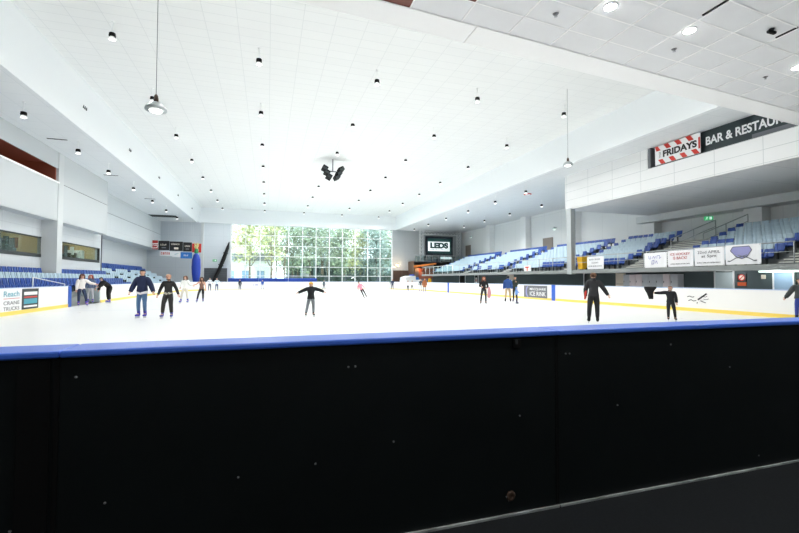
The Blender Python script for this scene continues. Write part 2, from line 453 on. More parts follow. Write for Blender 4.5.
# window 1: frame, mullions, one pane per bay
t = thing('window_1', 'great gridded window wall across the far end', None, (wx0, YW, wz0)); t['kind'] = 'structure'
W = wx1-wx0; H = wz1-wz0
f = MB(); f.box((-.06, -.05, -.05), (.14, .2, H), M['whitemetal']); f.box((W-.14, -.05, -.05), (W+.06, .2, H), M['whitemetal'])
f.box((-.06, -.05, -.05), (W+.06, .2, .08), M['whitemetal']); f.box((-.06, -.05, H-.08), (W+.06, .2, H), M['whitemetal'])
f.build('frame', t)
NB = 12
for i in range(1, NB):
    x = W*i/NB; g = MB(); g.box((x-.06, -.04, 0), (x+.06, .14, H), M['whitemetal']); g.build('mullion', t)
for z in (1.94, 3.28, 4.77, 6.3, 7.8):
    g = MB(); g.box((0, -.02, z-wz0-.045), (W, .12, z-wz0+.045), M['whitemetal']); g.build('transom', t)
for i in range(NB):
    g = MB(); g.box((W*i/NB+.06, .05, .08), (W*(i+1)/NB-.06, .06, H-.08), M['glass']); g.build('pane', t)

# right side: wall behind the stand, pilasters, bar gallery box
b = MB(); b.box((31, 0, -.02), (31.4, YW, ZL), M['wallright']); struct('wall_right', b)
for y in (18.7, 26.6, 35.9, 44.6, 53.4):
    b = MB(); b.box((30.2, y, 2.), (31.0, y+1.1, ZL), M['pil']); struct('column_right', b)
BX = 21.5
b = MB(); b.box((BX, 10.2, 6.74), (31, 26.6, 8.08), M['boxtile']); b.box((BX+.5, 10.2, 8.08), (31, 26.6, ZL), M['boxtile']); b.box((BX, 19.3, 8.08), (BX+.5, 26.6, ZL), M['boxtile'])
struct('wall_bar_gallery', b)
b = MB(); b.box((29.6, 8., 6.2), (31., 27.8, 6.74), M['white']); struct('beam_stand', b)
b = MB(); b.box((21.3, 25.72, 1.9), (21.6, 26.1, 6.74), M['railing']); b.box((21.25, 25.68, 1.9), (21.3, 26.14, 6.74), M['railing']); b.box((21.6, 25.68, 1.9), (21.65, 26.14, 6.74), M['railing'])
struct('column_steel', b)

# back of the lobby (behind the camera) and the side walls that close it
b = MB(); b.box((-16.5, -9.3, -.02), (33, -9, ZL), M['darkroom']); struct('wall_back', b)
b = MB(); b.box((-8.3, -9, -.02), (-8, 1.2, ZN), M['darkroom']); struct('wall_lobby_side', b)
b = MB(); b.box((24, -9, -.02), (24.3, 1.2, ZN), M['darkroom']); struct('wall_lobby_end', b)

# lobby ceiling: tiles, grid, plain border strip
def ys(y0, x): return y0+SK*x
pit = .632; A0 = 7.42; B0 = 8.06; cx0 = 2.6; cw = 1.145
b = MB(); g = MB()
c0, c1 = -7, 19
for i in range(c0, c1):
    xa, xb = cx0+cw*i, cx0+cw*(i+1)
    for j in range(0, 16):
        ya, yb = A0-pit*(j+1), A0-pit*j
        wood = (i < 0) or (i == 0 and j >= 1)
        mm = M['redwood'] if wood else M['neartile']
        z = ZN
        b.add([(xa, ys(ya, xa), z), (xb, ys(ya, xb), z), (xb, ys(yb, xb), z), (xa, ys(yb, xa), z)], [(0, 3, 2, 1)], mm)
struct('ceiling_lobby', b)
for i in range(c0, c1+1):
    x = cx0+cw*i; y1 = ys(A0, x); y0 = y1-pit*16
    g.box((x-.014, y0, ZN-.012), (x+.014, y1, ZN+.02), M['neargrid'])
for j in range(0, 17):
    xa, xb = cx0+cw*c0, cx0+cw*c1; y = A0-pit*j
    for s in (0,):
        g.add([(xa, ys(y, xa)-.014, ZN-.013), (xb, ys(y, xb)-.014, ZN-.013), (xb, ys(y, xb)+.014, ZN-.013), (xa, ys(y, xa)+.014, ZN-.013)], [(0, 3, 2, 1)], M['neargrid'])
struct('trim_2', g)
b = MB()
xa, xb = cx0+cw*c0, cx0+cw*c1
def strip(x0, x1):
    b.add([(x0, ys(A0, x0), ZN-.02), (x1, ys(A0, x1), ZN-.02), (x1, ys(B0, x1), ZN-.02), (x0, ys(B0, x0), ZN-.02),
           (x0, ys(A0, x0), ZN+.3), (x1, ys(A0, x1), ZN+.3), (x1, ys(B0, x1), ZU), (x0, ys(B0, x0), ZU)],
          [(0, 3, 2, 1), (0, 1, 5, 4), (2, 3, 7, 6), (1, 2, 6, 5), (3, 0, 4, 7)], M['nearstrip'])
strip(xa, 4.11); strip(4.125, xb)
b.box((4.11, ys(A0, 4.1), ZN), (4.125, ys(B0, 4.1), ZN+.1), M['inkgrey'])
struct('beam_lobby', b)
b = MB(); b.box((-16.5, -9.3, ZN+.35), (33, 6.0, ZN+.5), M['darkroom']); struct('ceiling_lobby_roof', b)
b = MB(); b.box((-16.5, -9.3, ZU+.25), (33, YW+.3, ZU+.5), M['darkroom']); struct('roof', b)
# end walls of the two aisles beside the lobby
b = MB(); b.box((-16.5, -9.3, -.02), (-16.2, YW, ZL), M['wall']); struct('wall_left_outer', b)
b = MB(); b.box((32.7, -9.3, -.02), (33., YW, ZL), M['wall']); struct('wall_right_outer', b)

# ================================================================== RIGHT STAND: deck, treads, stairs, undercroft
XD = 21.3; ZD = 2.2
ROWX = [22.8+.743*i for i in range(8)]; ROWZ = [ZD+.29*i for i in range(8)]
b = MB(); b.box((XD, 8., 1.95), (31, 57.2, ZD), M['slab'])
for i in range(1, 8): b.box((ROWX[i]-.32, 8., ROWZ[i-1]), (29.2 if i < 7 else 31., 57.2, ROWZ[i]), M['slab'])
struct('stand_right', b)
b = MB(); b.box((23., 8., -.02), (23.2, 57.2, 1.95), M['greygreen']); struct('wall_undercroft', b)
AISLES = [(19.35, 22.35), (27.5, 28.5), (36.5, 37.7), (45.5, 46.7), (11.2, 13.55)]
for (y0, y1) in AISLES:
    b = MB()
    for i in range(1, 8):
        x = ROWX[i]-.32
        b.box((x-.34, y0+.05, ROWZ[i-1]), (x, y1-.05, ROWZ[i-1]+.145), M['inkgrey'])
        b.box((x-.36, y0+.05, ROWZ[i-1]+.145), (x-.26, y1-.05, ROWZ[i-1]+.155), M['stepwhite'])
        b.box((x-.365, y0+.05, ROWZ[i-1]+.10), (x-.34, y1-.05, ROWZ[i-1]+.155), M['stepwhite']); b.box((x-.012, y0+.05, ROWZ[i-1]+.14), (x-.002, y1-.05, ROWZ[i]-.06), M['inkgrey'])
        b.box((x-.022, y0+.05, ROWZ[i]-.06), (x+.08, y1-.05, ROWZ[i]+.01), M['stepwhite'])
    struct('stairs_right', b)
# left stand: stepped treads
LX = [-10.8, -11.42, -12.04, -12.66]; LZ = [.42, .72, 1.02, 1.32]
LX2 = LX+[-13.28, -13.9, -14.5]; LZ2 = LZ+[1.6, 1.88, 2.16]
b = MB()
b.box((WL, 12, -.02), (LX[0]+.33, 60, LZ[0]), M['slab'])
for i in range(1, 4): b.box((WL, 12, LZ[i-1]), (LX[i]+.31, 60., LZ[i]), M['slab'])
b.box((-15.5, 41.1, -.02), (WL, 60, LZ2[3]), M['slab'])
for i in range(4, 7): b.box((-15.5, 41.1, LZ2[i-1]), (LX2[i]+.31, 60, LZ2[i]), M['slab'])
struct('stand_left', b)
# ================================================================== BOARDS
# near boards, backs towards us: black panels under one blue cap each
NB_X = [-3.72, -.93, 1.86, 4.65, 7.44]
labs = ['black board panel carrying two close upright joints, at the dark end of the near boards',
        'wide black board panel with a small latch bracket under its blue cap',
        'black board panel where the pale floor line runs along its foot']
nb_names = [('black board panel with a double joint strip along its edge', 0), ('black board panel with a square latch under its blue cap', 1), ('black board panel above the long pale floor line', 2), ('black board panel beyond the pale floor line at the frame edge', 3)]
for (lab, i) in nb_names:
    x0, x1 = NB_X[i], NB_X[i+1]
    t = thing('dasher_board', lab, 'rink board', ((x0+x1)/2, 2.42, 0), 0, 'near rink boards')
    w = (x1-x0)/2
    f = MB(); f.box((-w+.001, -.03, .012), (w-.001, .05, 1.125), M['black']); f.build('panel', t)
    f = MB(); f.box((-w+.006, .05, .02), (w-.006, .075, 1.125), M['board']); f.build('ice_face', t)
    f = MB(); f.bbox((0, .075, 1.142), (2*w-.002, .25, .034), M['capblue'], .01); f.build('cap', t)['label'] = 'blue plastic cap'
    f = MB(); f.box((-w+.006, -.046, .0), (w-.006, -.03, .012), M['trimpale']); f.build('floor_trim', t)['label'] = 'worn pale strip along the floor'
    f = MB(); f.box((w-.022, -.034, .02), (w+.0, -.03, 1.12), M['blackmatt']); f.build('joint_strip', t)
    if i == 0:
        f = MB(); f.box((w-.16, -.042, .02), (w-.035, -.03, 1.12), M['blackmatt']); f.build('cover_strip', t)
    pts = {0: [(.9, 1.0), (1.25, .98), (1.22, .35)], 1: [(-1.33, 1.03), (-1.2, .42), (-.6, .46), (-.2, .48), (.25, .55), (1.1, .62), (-.02, 1.0), (.02, 1.0), (1.0, .12)], 2: [(-1.33, 1.0), (-1.30, 1.0), (-.4, 1.02), (.2, .82), (-.9, .62), (.5, .1)], 3: [(-1.2, 1.), (1.2, 1.)]}[i]
    for (px, pz) in pts:
        f = MB(); f.lathe([(.0065, 0), (.0065, .003), (.004, .005)], M['bolt'], n=8, mtx=Matrix.Rotation(PI/2, 4, 'X')); o = f.build('bolt', t); o.location = (px, -.03, pz)
    if i == 1:
        f = MB(); f.bbox((1.075, -.038, 1.085), (.055, .02, .06), M['blackmatt'], .004); f.bbox((1.067, -.05, 1.098), (.016, .01, .03), M['darkgrey'], .003); f.build('latch', t)
        f = MB(); f.lathe([(.035, 0), (.028, .008), (.02, .012), (.014, .006)], M['brown'], n=12, mtx=Matrix.Rotation(PI/2, 4, 'X')); o = f.build('drain_plug', t); o.location = (1.03, -.03, .12); o['label'] = 'scuffed brown plug near the floor'

# the run of white boards round the ice, seen from its ice side
def board_run(name, label, pts, parts=True):
    """pts: centre line of the ice face in order, ice on the inside"""
    c = (sum(p[0] for p in pts)/len(pts), sum(p[1] for p in pts)/len(pts))
    t = thing(name, label, 'rink board', (c[0], c[1], 0))
    P = [Vector((p[0]-c[0], p[1]-c[1], 0)) for p in pts]
    n = []
    for i in range(len(P)):
        d = (P[min(i+1, len(P)-1)]-P[max(i-1, 0)]).normalized(); n.append(Vector((d.y, -d.x, 0)))   # outward for counter-clockwise runs
    def sweep(nm, o0, o1, z0, z1, m):
        b = MB(); vs = []; L = len(P)
        for i in range(L):
            for (o, z) in ((o0, z0), (o1, z0), (o1, z1), (o0, z1)):
                q = P[i]+n[i]*o; vs.append((q.x, q.y, z))
        fs = []
        for i in range(L-1):
            for k in range(4): fs.append((i*4+k, i*4+(k+1) % 4, (i+1)*4+(k+1) % 4, (i+1)*4+k))
        fs += [(0, 1, 2, 3), ((L-1)*4+3, (L-1)*4+2, (L-1)*4+1, (L-1)*4)]
        b.add(vs, fs, m); return b.build(nm, t)
    sweep('face', .0, .06, .0, BH-.03, M['board'])
    sweep('kick_strip', -.015, .0, .0, .16, M['kickpale'] if 'across the far end' in label else M['kick'])['label'] = 'kick strip at the ice'
    sweep('cap', -.02, .14, BH-.03, BH, M['postblue' if 'cap' in name else 'whitecap'])
    sweep('shelf', .06, .12, .55, .62, M['whitemetal'])
    return t, c
M['kickpale'] = mat('overexposed kick strip', (248, 240, 206), .4)  # yellow strip with the far end's overexposure put into its colour
M['whitecap'] = mat('pale blue cap rail', (176, 196, 232), .4)
full = rink_outline()
right_run = [(XR, y) for y in (10.65, 20, 30, 40, YF-RC)]
left_run = [(XL, y) for y in (YF-RC, 45, 36, 30.7)]
left_near = [(XL, y) for y in (26.6, 22, 16, 10.65)]
k = 15
corner_fr = full[15:30]; corner_fl = full[30:45]
far_run = corner_fr[7:]+corner_fl[:8]
t_right, cR = board_run('rink_boards', 'long white rink boards under the raised stand with a rink sign', right_run+corner_fr[1:7]+[tuple(.85*a+.15*b_ for a, b_ in zip(corner_fr[7], corner_fr[6]))])
t_far, cF = board_run('rink_boards', 'white rink boards across the far end below the great window', far_run)
t_left, cL = board_run('rink_boards', 'white rink boards beside the wall stand, past the open gate', [tuple(.85*a+.15*b_ for a, b_ in zip(corner_fl[7], corner_fl[8]))]+corner_fl[8:]+left_run[1:])
t_ln, cN = board_run('rink_boards', 'white rink boards with a crane advert, before the open gate', left_near)

def board_side(t, c, side, y0, y1, z0, z1, name, m, th=.006, label=None):
    """a flat thing on the ice face of a straight side"""
    x = (XR if side > 0 else XL)-c[0]
    b = MB()
    if side > 0: b.box((x-.015-th, y0-c[1], z0), (x-.0, y1-c[1], z1), m)
    else: b.box((x, y0-c[1], z0), (x+.015+th, y1-c[1], z1), m)
    o = b.build(name, t)
    if label: o['label'] = label
    return o
# blue gate posts
board_side(t_right, cR, 1, 25.1, 25.5, .0, BH, 'gate_post', M['postblue'], .01, 'blue upright gate post')
board_side(t_right, cR, 1, 43.3, 43.75, .0, BH, 'gate_post', M['postblue'], .01, 'blue upright gate post')
board_side(t_ln, cN, -1, 26.25, 26.6, .0, BH, 'gate_post', M['postblue'], .01, 'blue upright gate post')
# sign of the rink on the boards
y0, y1 = 26.0, 28.9
ad = board_side(t_right, cR, 1, y0, y1, .12, 1.03, 'rink_sign', M['inkgrey'], .004, 'dark grey printed rink sign')
xx = XR-cR[0]-.021
def on_right(name, s, m, y, z, h, w, par):      # lettering that reads along -Y seen from the ice
    return text(name, s, m, (xx-.001, y-cR[1], z), (0, -1, 0), (0, 0, 1), h, w, par, .003, .01)
on_right('lettering', 'MACQUARIE', M['inkwhite'], 28.1, .66, .2, 1.95, ad)
on_right('lettering', 'ICE RINK', M['inkwhite'], 28.1, .26, .32, 1.95, ad)
b = MB()
arc = [(28.45-.28*math.sin(R(a)), .57+.42*math.cos(R(a))) for a in range(20, 165, 12)]
arc2 = [(28.55-.05*math.sin(R(a))*0+.10, z) for a, (yy, z) in zip(range(20, 165, 12), arc)]
P1 = [(28.35+.3*math.sin(R(a)), .57+.43*math.cos(R(a))) for a in range(10, 171, 16)]
P2 = [(28.25+.3*math.sin(R(a))*.8, .57+.38*math.cos(R(a))) for a in range(10, 171, 16)]
for i in range(len(P1)-1):
    b.quad((xx-.003, P1[i][0]-cR[1], P1[i][1]), (xx-.003, P1[i+1][0]-cR[1], P1[i+1][1]), (xx-.003, P2[i+1][0]-cR[1], P2[i+1][1]), (xx-.003, P2[i][0]-cR[1], P2[i][1]), M['inkmauve'])
b.build('swoosh', ad)
# black sketchy emblem on the boards, a swept figure with small lettering strokes
em = MB(); ey, ez = 14.6, .62
xe = XR-cR[0]-.02
def stroke(pts, wdt):
    for (a, c2) in zip(pts[:-1], pts[1:]):
        d = Vector((0, c2[0]-a[0], c2[1]-a[1])).normalized(); nn = Vector((0, -d.z, d.y))*wdt
        A = Vector((xe, a[0]-cR[1], a[1])); B = Vector((xe, c2[0]-cR[1], c2[1]))
        em.quad(A-nn, B-nn, B+nn, A+nn, M['inkblack'])
stroke([(14.35, .86), (14.55, .72), (14.72, .60), (14.78, .56)], .035)
stroke([(14.6, .74), (14.42, .70), (14.33, .74)], .012)
stroke([(15.3, .68), (15.18, .72), (15.05, .67), (14.95, .70)], .016)
stroke([(15.25, .5), (15.1, .55), (15.0, .49), (14.85, .52)], .016)
stroke([(14.8, .45), (14.82, .38)], .02)
stroke([(14.65, .52), (14.5, .46), (14.4, .43)], .016)
stroke([(14.25, .62), (14.4, .58), (14.5, .61)], .01)
o = em.build('emblem', t_right); o['label'] = 'black sketched emblem'
# crane advert and the dark advert beside it
ad = board_side(t_ln, cN, -1, 19.4, 21.86, .17, 1.05, 'advert', M['banner'], .004, 'white crane advert')
xl = XL-cN[0]+.022
def on_left(s, m, y, z, h, w, par): return text('lettering', s, m, (xl, y-cN[1], z), (0, 1, 0), (0, 0, 1), h, w, par, .003, .012)
on_left('Reach', M['inkteal'], 20.55, .76, .22, 1.1, ad)
on_left('CRANE', M['inkgrey'], 20.55, .43, .15, 1.12, ad)
on_left('TRUCKS', M['inkgrey'], 20.55, .2, .15, 1.12, ad)
b = MB(); b.box((xl, 20.55-cN[1], .67), (xl+.003, 21.68-cN[1], .69), M['red']); b.build('rule', ad)
ad = board_side(t_ln, cN, -1, 21.9, 23.22, .17, 1.05, 'advert', M['darkgrey'], .004, 'dark advert with teal band')
for (z0, z1, m) in ((.78, .92, 'inkwhite'), (.66, .72, 'red'), (.40, .62, 'inkteal'), (.25, .33, 'inkwhite')):
    b = MB(); b.box((xl-.002, 22.02-cN[1], z0), (xl+.002, 23.1-cN[1], z1), M[m]); b.build('band', ad)
# two faint prints on the far boards
for (xa, sd) in ((-4.9, 4), (-2.6, 9)):
    marks('print', M['inkmauve'], (xa-cF[0], YF-cF[1]-.003, .58), (1, 0, 0), (0, 0, 1), .2, 1.5, t_far, .003, sd)
# open gate leaf between the two left runs, swung away from the ice
t = thing('rink_gate', 'white rink gate swung open behind the skater in the white top', 'gate', (XL-.02, 30.65, 0))
f = MB(); f.box((-1.15, -.03, .05), (0, .03, BH-.03), M['doorgrey']); f.build('leaf', t)
f = MB(); f.box((-1.15, -.05, BH-.03), (0, .05, BH), M['postblue']); f.build('cap', t)
for z in (.3, .85):
    f = MB(); f.tube((0, 0, z-.06), (0, 0, z+.06), .025, M['steel']); f.build('hinge', t)

# blue pads between the far boards and the window
for i, (x0, x1) in enumerate(((-5.2, -1.2), (-1.16, 2.84), (2.88, 6.9))):
    b = MB(); b.bbox(((x0+x1)/2, 62.6, .8), (x1-x0, .35, 1.6), M['padblue'], .06)
    tag(b.build('crash_pad'), 'long blue crash pad behind the far boards, %s' % ('below the pale building outside', 'middle one of three', 'nearest the bare stretch of window')[i], 'crash pad', 'blue pads below the great window')

# ================================================================== SEATS
def seat_mesh(name, m):
    """one moulded stadium seat facing -X: tip-up pan, curved back, bracket"""
    b = MB()
    b.bbox((.0, 0, .40), (.40, .42, .045), m, .02)
    b.bbox((.02, 0, .36), (.34, .36, .05), m, .02)
    mt = Matrix.Translation((.19, 0, .42)) @ Matrix.Rotation(R(12), 4, 'Y')
    for (yy, a) in ((-.14, -12), (0, 0), (.14, 12)):
        b.bbox((0, 0, .19), (.035, .152, .40), m, .015, mt @ Matrix.Translation((0 if yy == 0 else -.014, yy, 0)) @ Matrix.Rotation(R(-a), 4, 'Z'))
    b.box((.02, -.03, 0), (.10, .03, .36), M['darkgrey']); b.box((-.06, -.04, 0), (.16, .04, .012), M['darkgrey'])
    o = b.build(name); me = o.data; bpy.data.objects.remove(o); return me
ME_B = seat_mesh('blue_seat', M['seatblue']); ME_P = seat_mesh('pale_seat', M['seatpale'])
BLOCKS = [(13.75, 19.2, 'n'), (22.55, 27.35, 'm'), (28.65, 36.3, 'c'), (37.85, 45.35, 'd'), (46.85, 56.6, 'e')]
seats = []      # (distance, x, y, z, facing, colour, label)
SP = .475
for bi, (y0, y1, tg) in enumerate(BLOCKS):
    n = int((y1-y0)/SP)
    for r in range(8):
        for k in range(n):
            y = y0+SP*(k+.5)
            blue = r == 7 or (k in (0, n-1)) or (r == 0 and (bi == 1 or (bi == 2 and k < 6) or (bi == 3 and k % 5 < 2))) or (r == 0 and bi == 0 and k < 3)
            if bi == 1 and r == 7: blue = k > 4 or k == 0
            if bi == 0 and r == 7: blue = False
            if bi == 0 and k == n-1: blue = True
            if bi == 0 and r == 3 and k > n-5: blue = True
            if bi == 1 and k == 1 and r in (4, 5): blue = True
            x = ROWX[r]; z = ROWZ[r]
            if tg == 'n': w = '%s seat from the stairs at the frame edge' % ordw(k+1)
            elif tg == 'm': w = '%s seat beyond the exit-sign stairs' % ordw(k+1)
            elif tg == 'c': w = '%s seat beyond the stairs next the steel column' % ordw(k+1)
            else: w = None
            lab = '%s stadium seat, %s row up, %s' % ('blue' if blue else 'pale blue', ordw(r+1), w) if w else None
            seats.append((math.hypot(x, y), x, y, z, 0, blue, lab))
rs = random.Random(3)
for r in range(4):
    k = 0; y = 17.2
    while y < 40.6:
        k += 1; y += .5
        if r == 3 and 30.4 < y < 32.3: continue
        if r in (0,) and 26.6 < y < 31.2: continue
        if r == 1 and 21.4 < y < 22.6: continue
        blue = r != 2
        if r == 2 and y < 21.6: blue = True
        if r == 1 and y < 21.4: blue = False
        w = ('%s before' % ordw(int((31-y)/.5)+1)) if y < 31 else ('%s beyond' % ordw(int((y-31)/.5)+1))
        lab = '%s seat along the wall stand, %s row up, %s the white wall column' % ('blue' if blue else 'pale blue', ordw(r+1), w)
        seats.append((math.hypot(LX[r], y), LX[r], y, LZ[r], 180, blue, lab))
for r in range(7):
    y = 41.6
    while y < 58.5:
        y += .5
        if int((y-41)/.5) % 9 in (7, 8) and r < 6: continue
        blue = r in (5, 6)
        seats.append((math.hypot(LX2[r], y), LX2[r], y, LZ2[r], 180, blue, None))
# seats the photograph can show: in frame and the nearest 300 of them become objects of their own
def in_frame(x, y): return -.62 < (x/y) < 1.84 and y > 0
vis = sorted([s for s in seats if in_frame(s[1], s[2]) and s[6] and (s[4] == 180 or True)], key=lambda s: s[0])
own = vis[:300]; own_set = set(id(s) for s in own)
for (d, x, y, z, rz, blue, lab) in own:
    o = bpy.data.objects.new('stadium_seat', ME_B if blue else ME_P); COL.objects.link(o)
    o.location = (x, y, z); o.rotation_euler = (0, 0, R(rz))
    tag(o, lab, 'seat', 'stadium seats in the wall stand' if rz else 'stadium seats in the raised stand')
b = MB()
LOW = {}
for blue, me in ((True, ME_B), (False, ME_P)):
    LOW[blue] = ([v.co.copy() for v in me.vertices], [(tuple(p.vertices), p.material_index) for p in me.polygons], list(me.materials))
def low_seat(b, x, y, z, rz, blue):
    m = M['seatblue'] if blue else M['seatpale']
    mt = Matrix.Translation((x, y, z)) @ Matrix.Rotation(R(rz), 4, 'Z')
    b.box((-.2, -.21, .36), (.2, .21, .42), m, mt)
    b.box((-.02, -.21, 0), (.02, .21, .4), m, mt @ Matrix.Translation((.19, 0, .42)) @ Matrix.Rotation(R(12), 4, 'Y'))
    b.box((.0, -.03, 0), (.08, .03, .36), M['darkgrey'], mt)
for s in seats:
    if id(s) not in own_set and in_frame(s[1], s[2]): low_seat(b, *s[1:6])
o = b.build('stadium_seating', fix=False); o['kind'] = 'stuff'; o['label'] = 'rows of blue and pale blue seats receding in the far blocks of the stands'; o['category'] = 'seats'

# ================================================================== RAILS, BANNERS, STAND FURNITURE
def rail_section(name, lab, y0, y1, x=XD+.06, z=ZD, h=.95, bars=True):
    t = thing(name, lab, 'railing', (x, (y0+y1)/2, z), 0, 'railings along the stand front'); w = (y1-y0)/2
    f = MB(); f.tube((0, -w, h), (0, w, h), .028, M['railing']); f.build('top_rail', t)
    f = MB(); f.tube((0, -w, h*.55), (0, w, h*.55), .018, M['railing']); f.build('middle_rail', t)
    n = max(1, int((y1-y0)/1.5))
    for i in range(n+1):
        yy = -w+.04+(2*w-.08)*i/n
        f = MB(); f.tube((0, yy, 0), (0, yy, h), .024, M['railing']); f.build('post', t)
    return t
rail_section('guard_rail', 'grey guard rail behind the four hanging white banners', 12.0, 19.4)
rail_section('guard_rail', 'grey guard rail between the emblem banners and the yellow bin', 19.5, 25.4)
rail_section('guard_rail', 'grey guard rail in front of the block beyond the steel column', 26.2, 36.4)
rail_section('guard_rail', 'grey guard rail in front of the middle stand block', 36.5, 46.4)
# glass front of the last block
t = thing('glass_balustrade', 'glass balustrade along the farthest block of the raised stand', 'balustrade', (XD+.06, 52, ZD))
for i in range(7):
    f = MB(); f.box((-.01, -5.2+1.5*i, .08), (.01, -5.2+1.5*i+1.42, .95), M['glass']); f.build('pane', t)
    f = MB(); f.tube((0, -5.25+1.5*i, 0), (0, -5.25+1.5*i, 1.), .03, M['whitemetal']); f.build('post', t)
f = MB(); f.tube((0, -5.25, 1.), (0, 5.2, 1.), .03, M['whitemetal']); f.build('top_rail', t)
# handrails by the exit-sign stairs
for (xa, za, xb, zb, y, lab) in ((26., 3.5, 30.0, 4.9, 19.4, 'sloping steel handrail on the near side of the exit-sign stairs'), (25.5, 3.3, 29.6, 4.75, 21.2, 'sloping steel handrail down the middle of the exit-sign stairs')):
    t = thing('stair_handrail', lab, 'handrail', (xa, y, za), 0, 'handrails of the exit-sign stairs')
    L = xb-xa; H = zb-za
    f = MB(); f.path([(0, 0, .9), (L, 0, H+.9)], .03, M['railing']); f.build('top_rail', t)
    f = MB(); f.path([(0, 0, .45), (L, 0, H+.45)], .02, M['railing']); f.build('middle_rail', t)
    for q in (0, .5, 1):
        xq = xa+L*q
        zt = max([ROWZ[i] for i in range(8) if ROWX[i]-.32 <= xq])
        f = MB(); f.tube((L*q, 0, zt-za-.02), (L*q, 0, H*q+.9), .028, M['railing']); f.build('post', t)
# handrail of the wall stand
t = thing('stair_handrail', 'white handrail sloping down behind the boards by the dark advert', 'handrail', (-10.5, 24.0, 0))
f = MB(); f.path([(0, 0, 1.55), (0.1, 3.0, 1.2)], .025, M['whitemetal']); f.build('top_rail', t)
f = MB(); f.tube((0, 0, 0.42), (0, 0, 1.55), .025, M['whitemetal']); f.build('post', t)
f = MB(); f.tube((.1, 3., 0.), (.1, 3., 1.2), .025, M['whitemetal']); f.build('post', t)

def banner(y0, y1, z0, z1, lab, lines, grp='white banners on the stand front'):
    x = XD-.02
    t = thing('banner', lab, 'banner', (x, (y0+y1)/2, z0), 0, grp); w = abs(y1-y0)/2; h = z1-z0
    f = MB()
    n = 8; vs = []; fs = []
    for i in range(n+1):
        for zz in (0, h):
            vs.append((.012*math.sin(i*1.9+zz), -w+2*w*i/n, zz))
    for i in range(n): fs.append((2*i, 2*i+1, 2*i+3, 2*i+2))
    vs += [(v[0]+.012, v[1], v[2]) for v in vs]; m0 = 2*(n+1)
    fs += [tuple(q+m0 for q in reversed(fq)) for fq in fs]
    fs += [(0, 1, 1+m0, m0), (2*n, 2*n+1, 2*n+1+m0, 2*n+m0)]+[(2*i, 2*i+2, 2*i+2+m0, 2*i+m0) for i in range(n)]+[(2*i+1, 2*i+3, 2*i+3+m0, 2*i+1+m0) for i in range(n)]
    f.add(vs, fs, M['banner']); f.build('sheet', t)
    for (s, m, zz, hh, ww) in lines:
        if s: text('lettering', s, M[m], (-.02, ww/2, zz), (0, -1, 0), (0, 0, 1), hh, ww, t, .003, .008)
        else: marks('small_print', M[m], (-.02, ww/2, zz), (0, -1, 0), (0, 0, 1), hh, ww, t, .003, int(zz*100+y0*10))
    for yy in (-w+.04, w-.04):
        for zz in (.04, h-.04):
            f = MB(); f.lathe([(.02, 0), (.02, .008)], M['steel'], n=8, mtx=Matrix.Rotation(-PI/2, 4, 'Y')); o = f.build('eyelet', t); o.location = (-.015, yy, zz)
    return t, w, h
t, w, h = banner(17.97, 19.42, 2.2, 3.06, 'white banner with a mauve line sketch, first on the stand front', [])
f = MB()
def ln(f, pts, m, wd, x=-.02):
    for a, c2 in zip(pts[:-1], pts[1:]):
        d = Vector((0, c2[0]-a[0], c2[1]-a[1])).normalized(); nn = Vector((0, -d.z, d.y))*wd
        f.quad(Vector((x, *a))-nn, Vector((x, *c2))-nn, Vector((x, *c2))+nn, Vector((x, *a))+nn, m)
ln(f, [(.42, .70), (.40, .52), (.3, .5), (.28, .66)], M['inkmauve'], .016)
ln(f, [(.2, .52), (.1, .66), (.02, .52), (-.06, .66)], M['inkmauve'], .014)
ln(f, [(-.12, .5), (-.14, .68), (-.3, .68), (-.28, .5), (-.4, .6)], M['inkmauve'], .014)
ln(f, [(.22, .2), (.2, .4), (.06, .42), (.08, .22), (.22, .2)], M['inkmauve'], .016)
ln(f, [(-.02, .24), (-.08, .4), (-.16, .22)], M['inkmauve'], .016)
f.build('sketch', t)
banner(16.42, 17.9, 2.21, 3.1, 'white banner lettered in dark red with IS BACK', [('ICE HOCKEY', 'darkred', .62, .13, 1.15), ('IS BACK!', 'darkred', .40, .15, .8), ('', 'inkblack', .12, .06, 1.1)])
banner(14.85, 16.36, 2.22, 3.13, 'white banner lettered in black with a date and 5pm', [('22nd APRIL', 'inkgrey', .62, .14, 1.15), ('at 5pm', 'inkblack', .38, .17, .75), ('', 'inkblack', .12, .06, 1.2)])
t, w, h = banner(13.25, 14.8, 2.23, 3.17, 'white banner with a mauve shield over crossed sticks', [])
f = MB()
f.add([(-.02, .42, .83), (-.02, -.30, .83), (-.02, -.40, .66), (-.02, -.22, .38), (-.02, .0, .28), (-.02, .24, .38), (-.02, .52, .66)], [(0, 1, 2, 3, 4, 5, 6)], M['inkmauve']); f.build('shield', t)
f = MB(); ln(f, [(.42, .84), (-.30, .84), (-.41, .66), (-.2, .36), (.02, .27), (.26, .36), (.53, .66), (.42, .84)], M['inkgrey'], .018, -.022)
ln(f, [(.55, .16), (.3, .3), (-.2, .44)], M['inkgrey'], .02, -.022); ln(f, [(-.5, .16), (-.26, .3), (.2, .44)], M['inkgrey'], .02, -.022)
ln(f, [(.55, .16), (.66, .17)], M['inkgrey'], .03, -.022); ln(f, [(-.5, .16), (-.62, .17)], M['inkgrey'], .03, -.022); f.build('crossed_sticks', t)
banner(22.6, 24.1, 2.22, 3.07, 'white banner with small black print beside the yellow bin', [('', 'inkgrey', .6, .1, 1.1), ('', 'inkgrey', .38, .1, .6), ('', 'inkgrey', .16, .08, 1.2)])
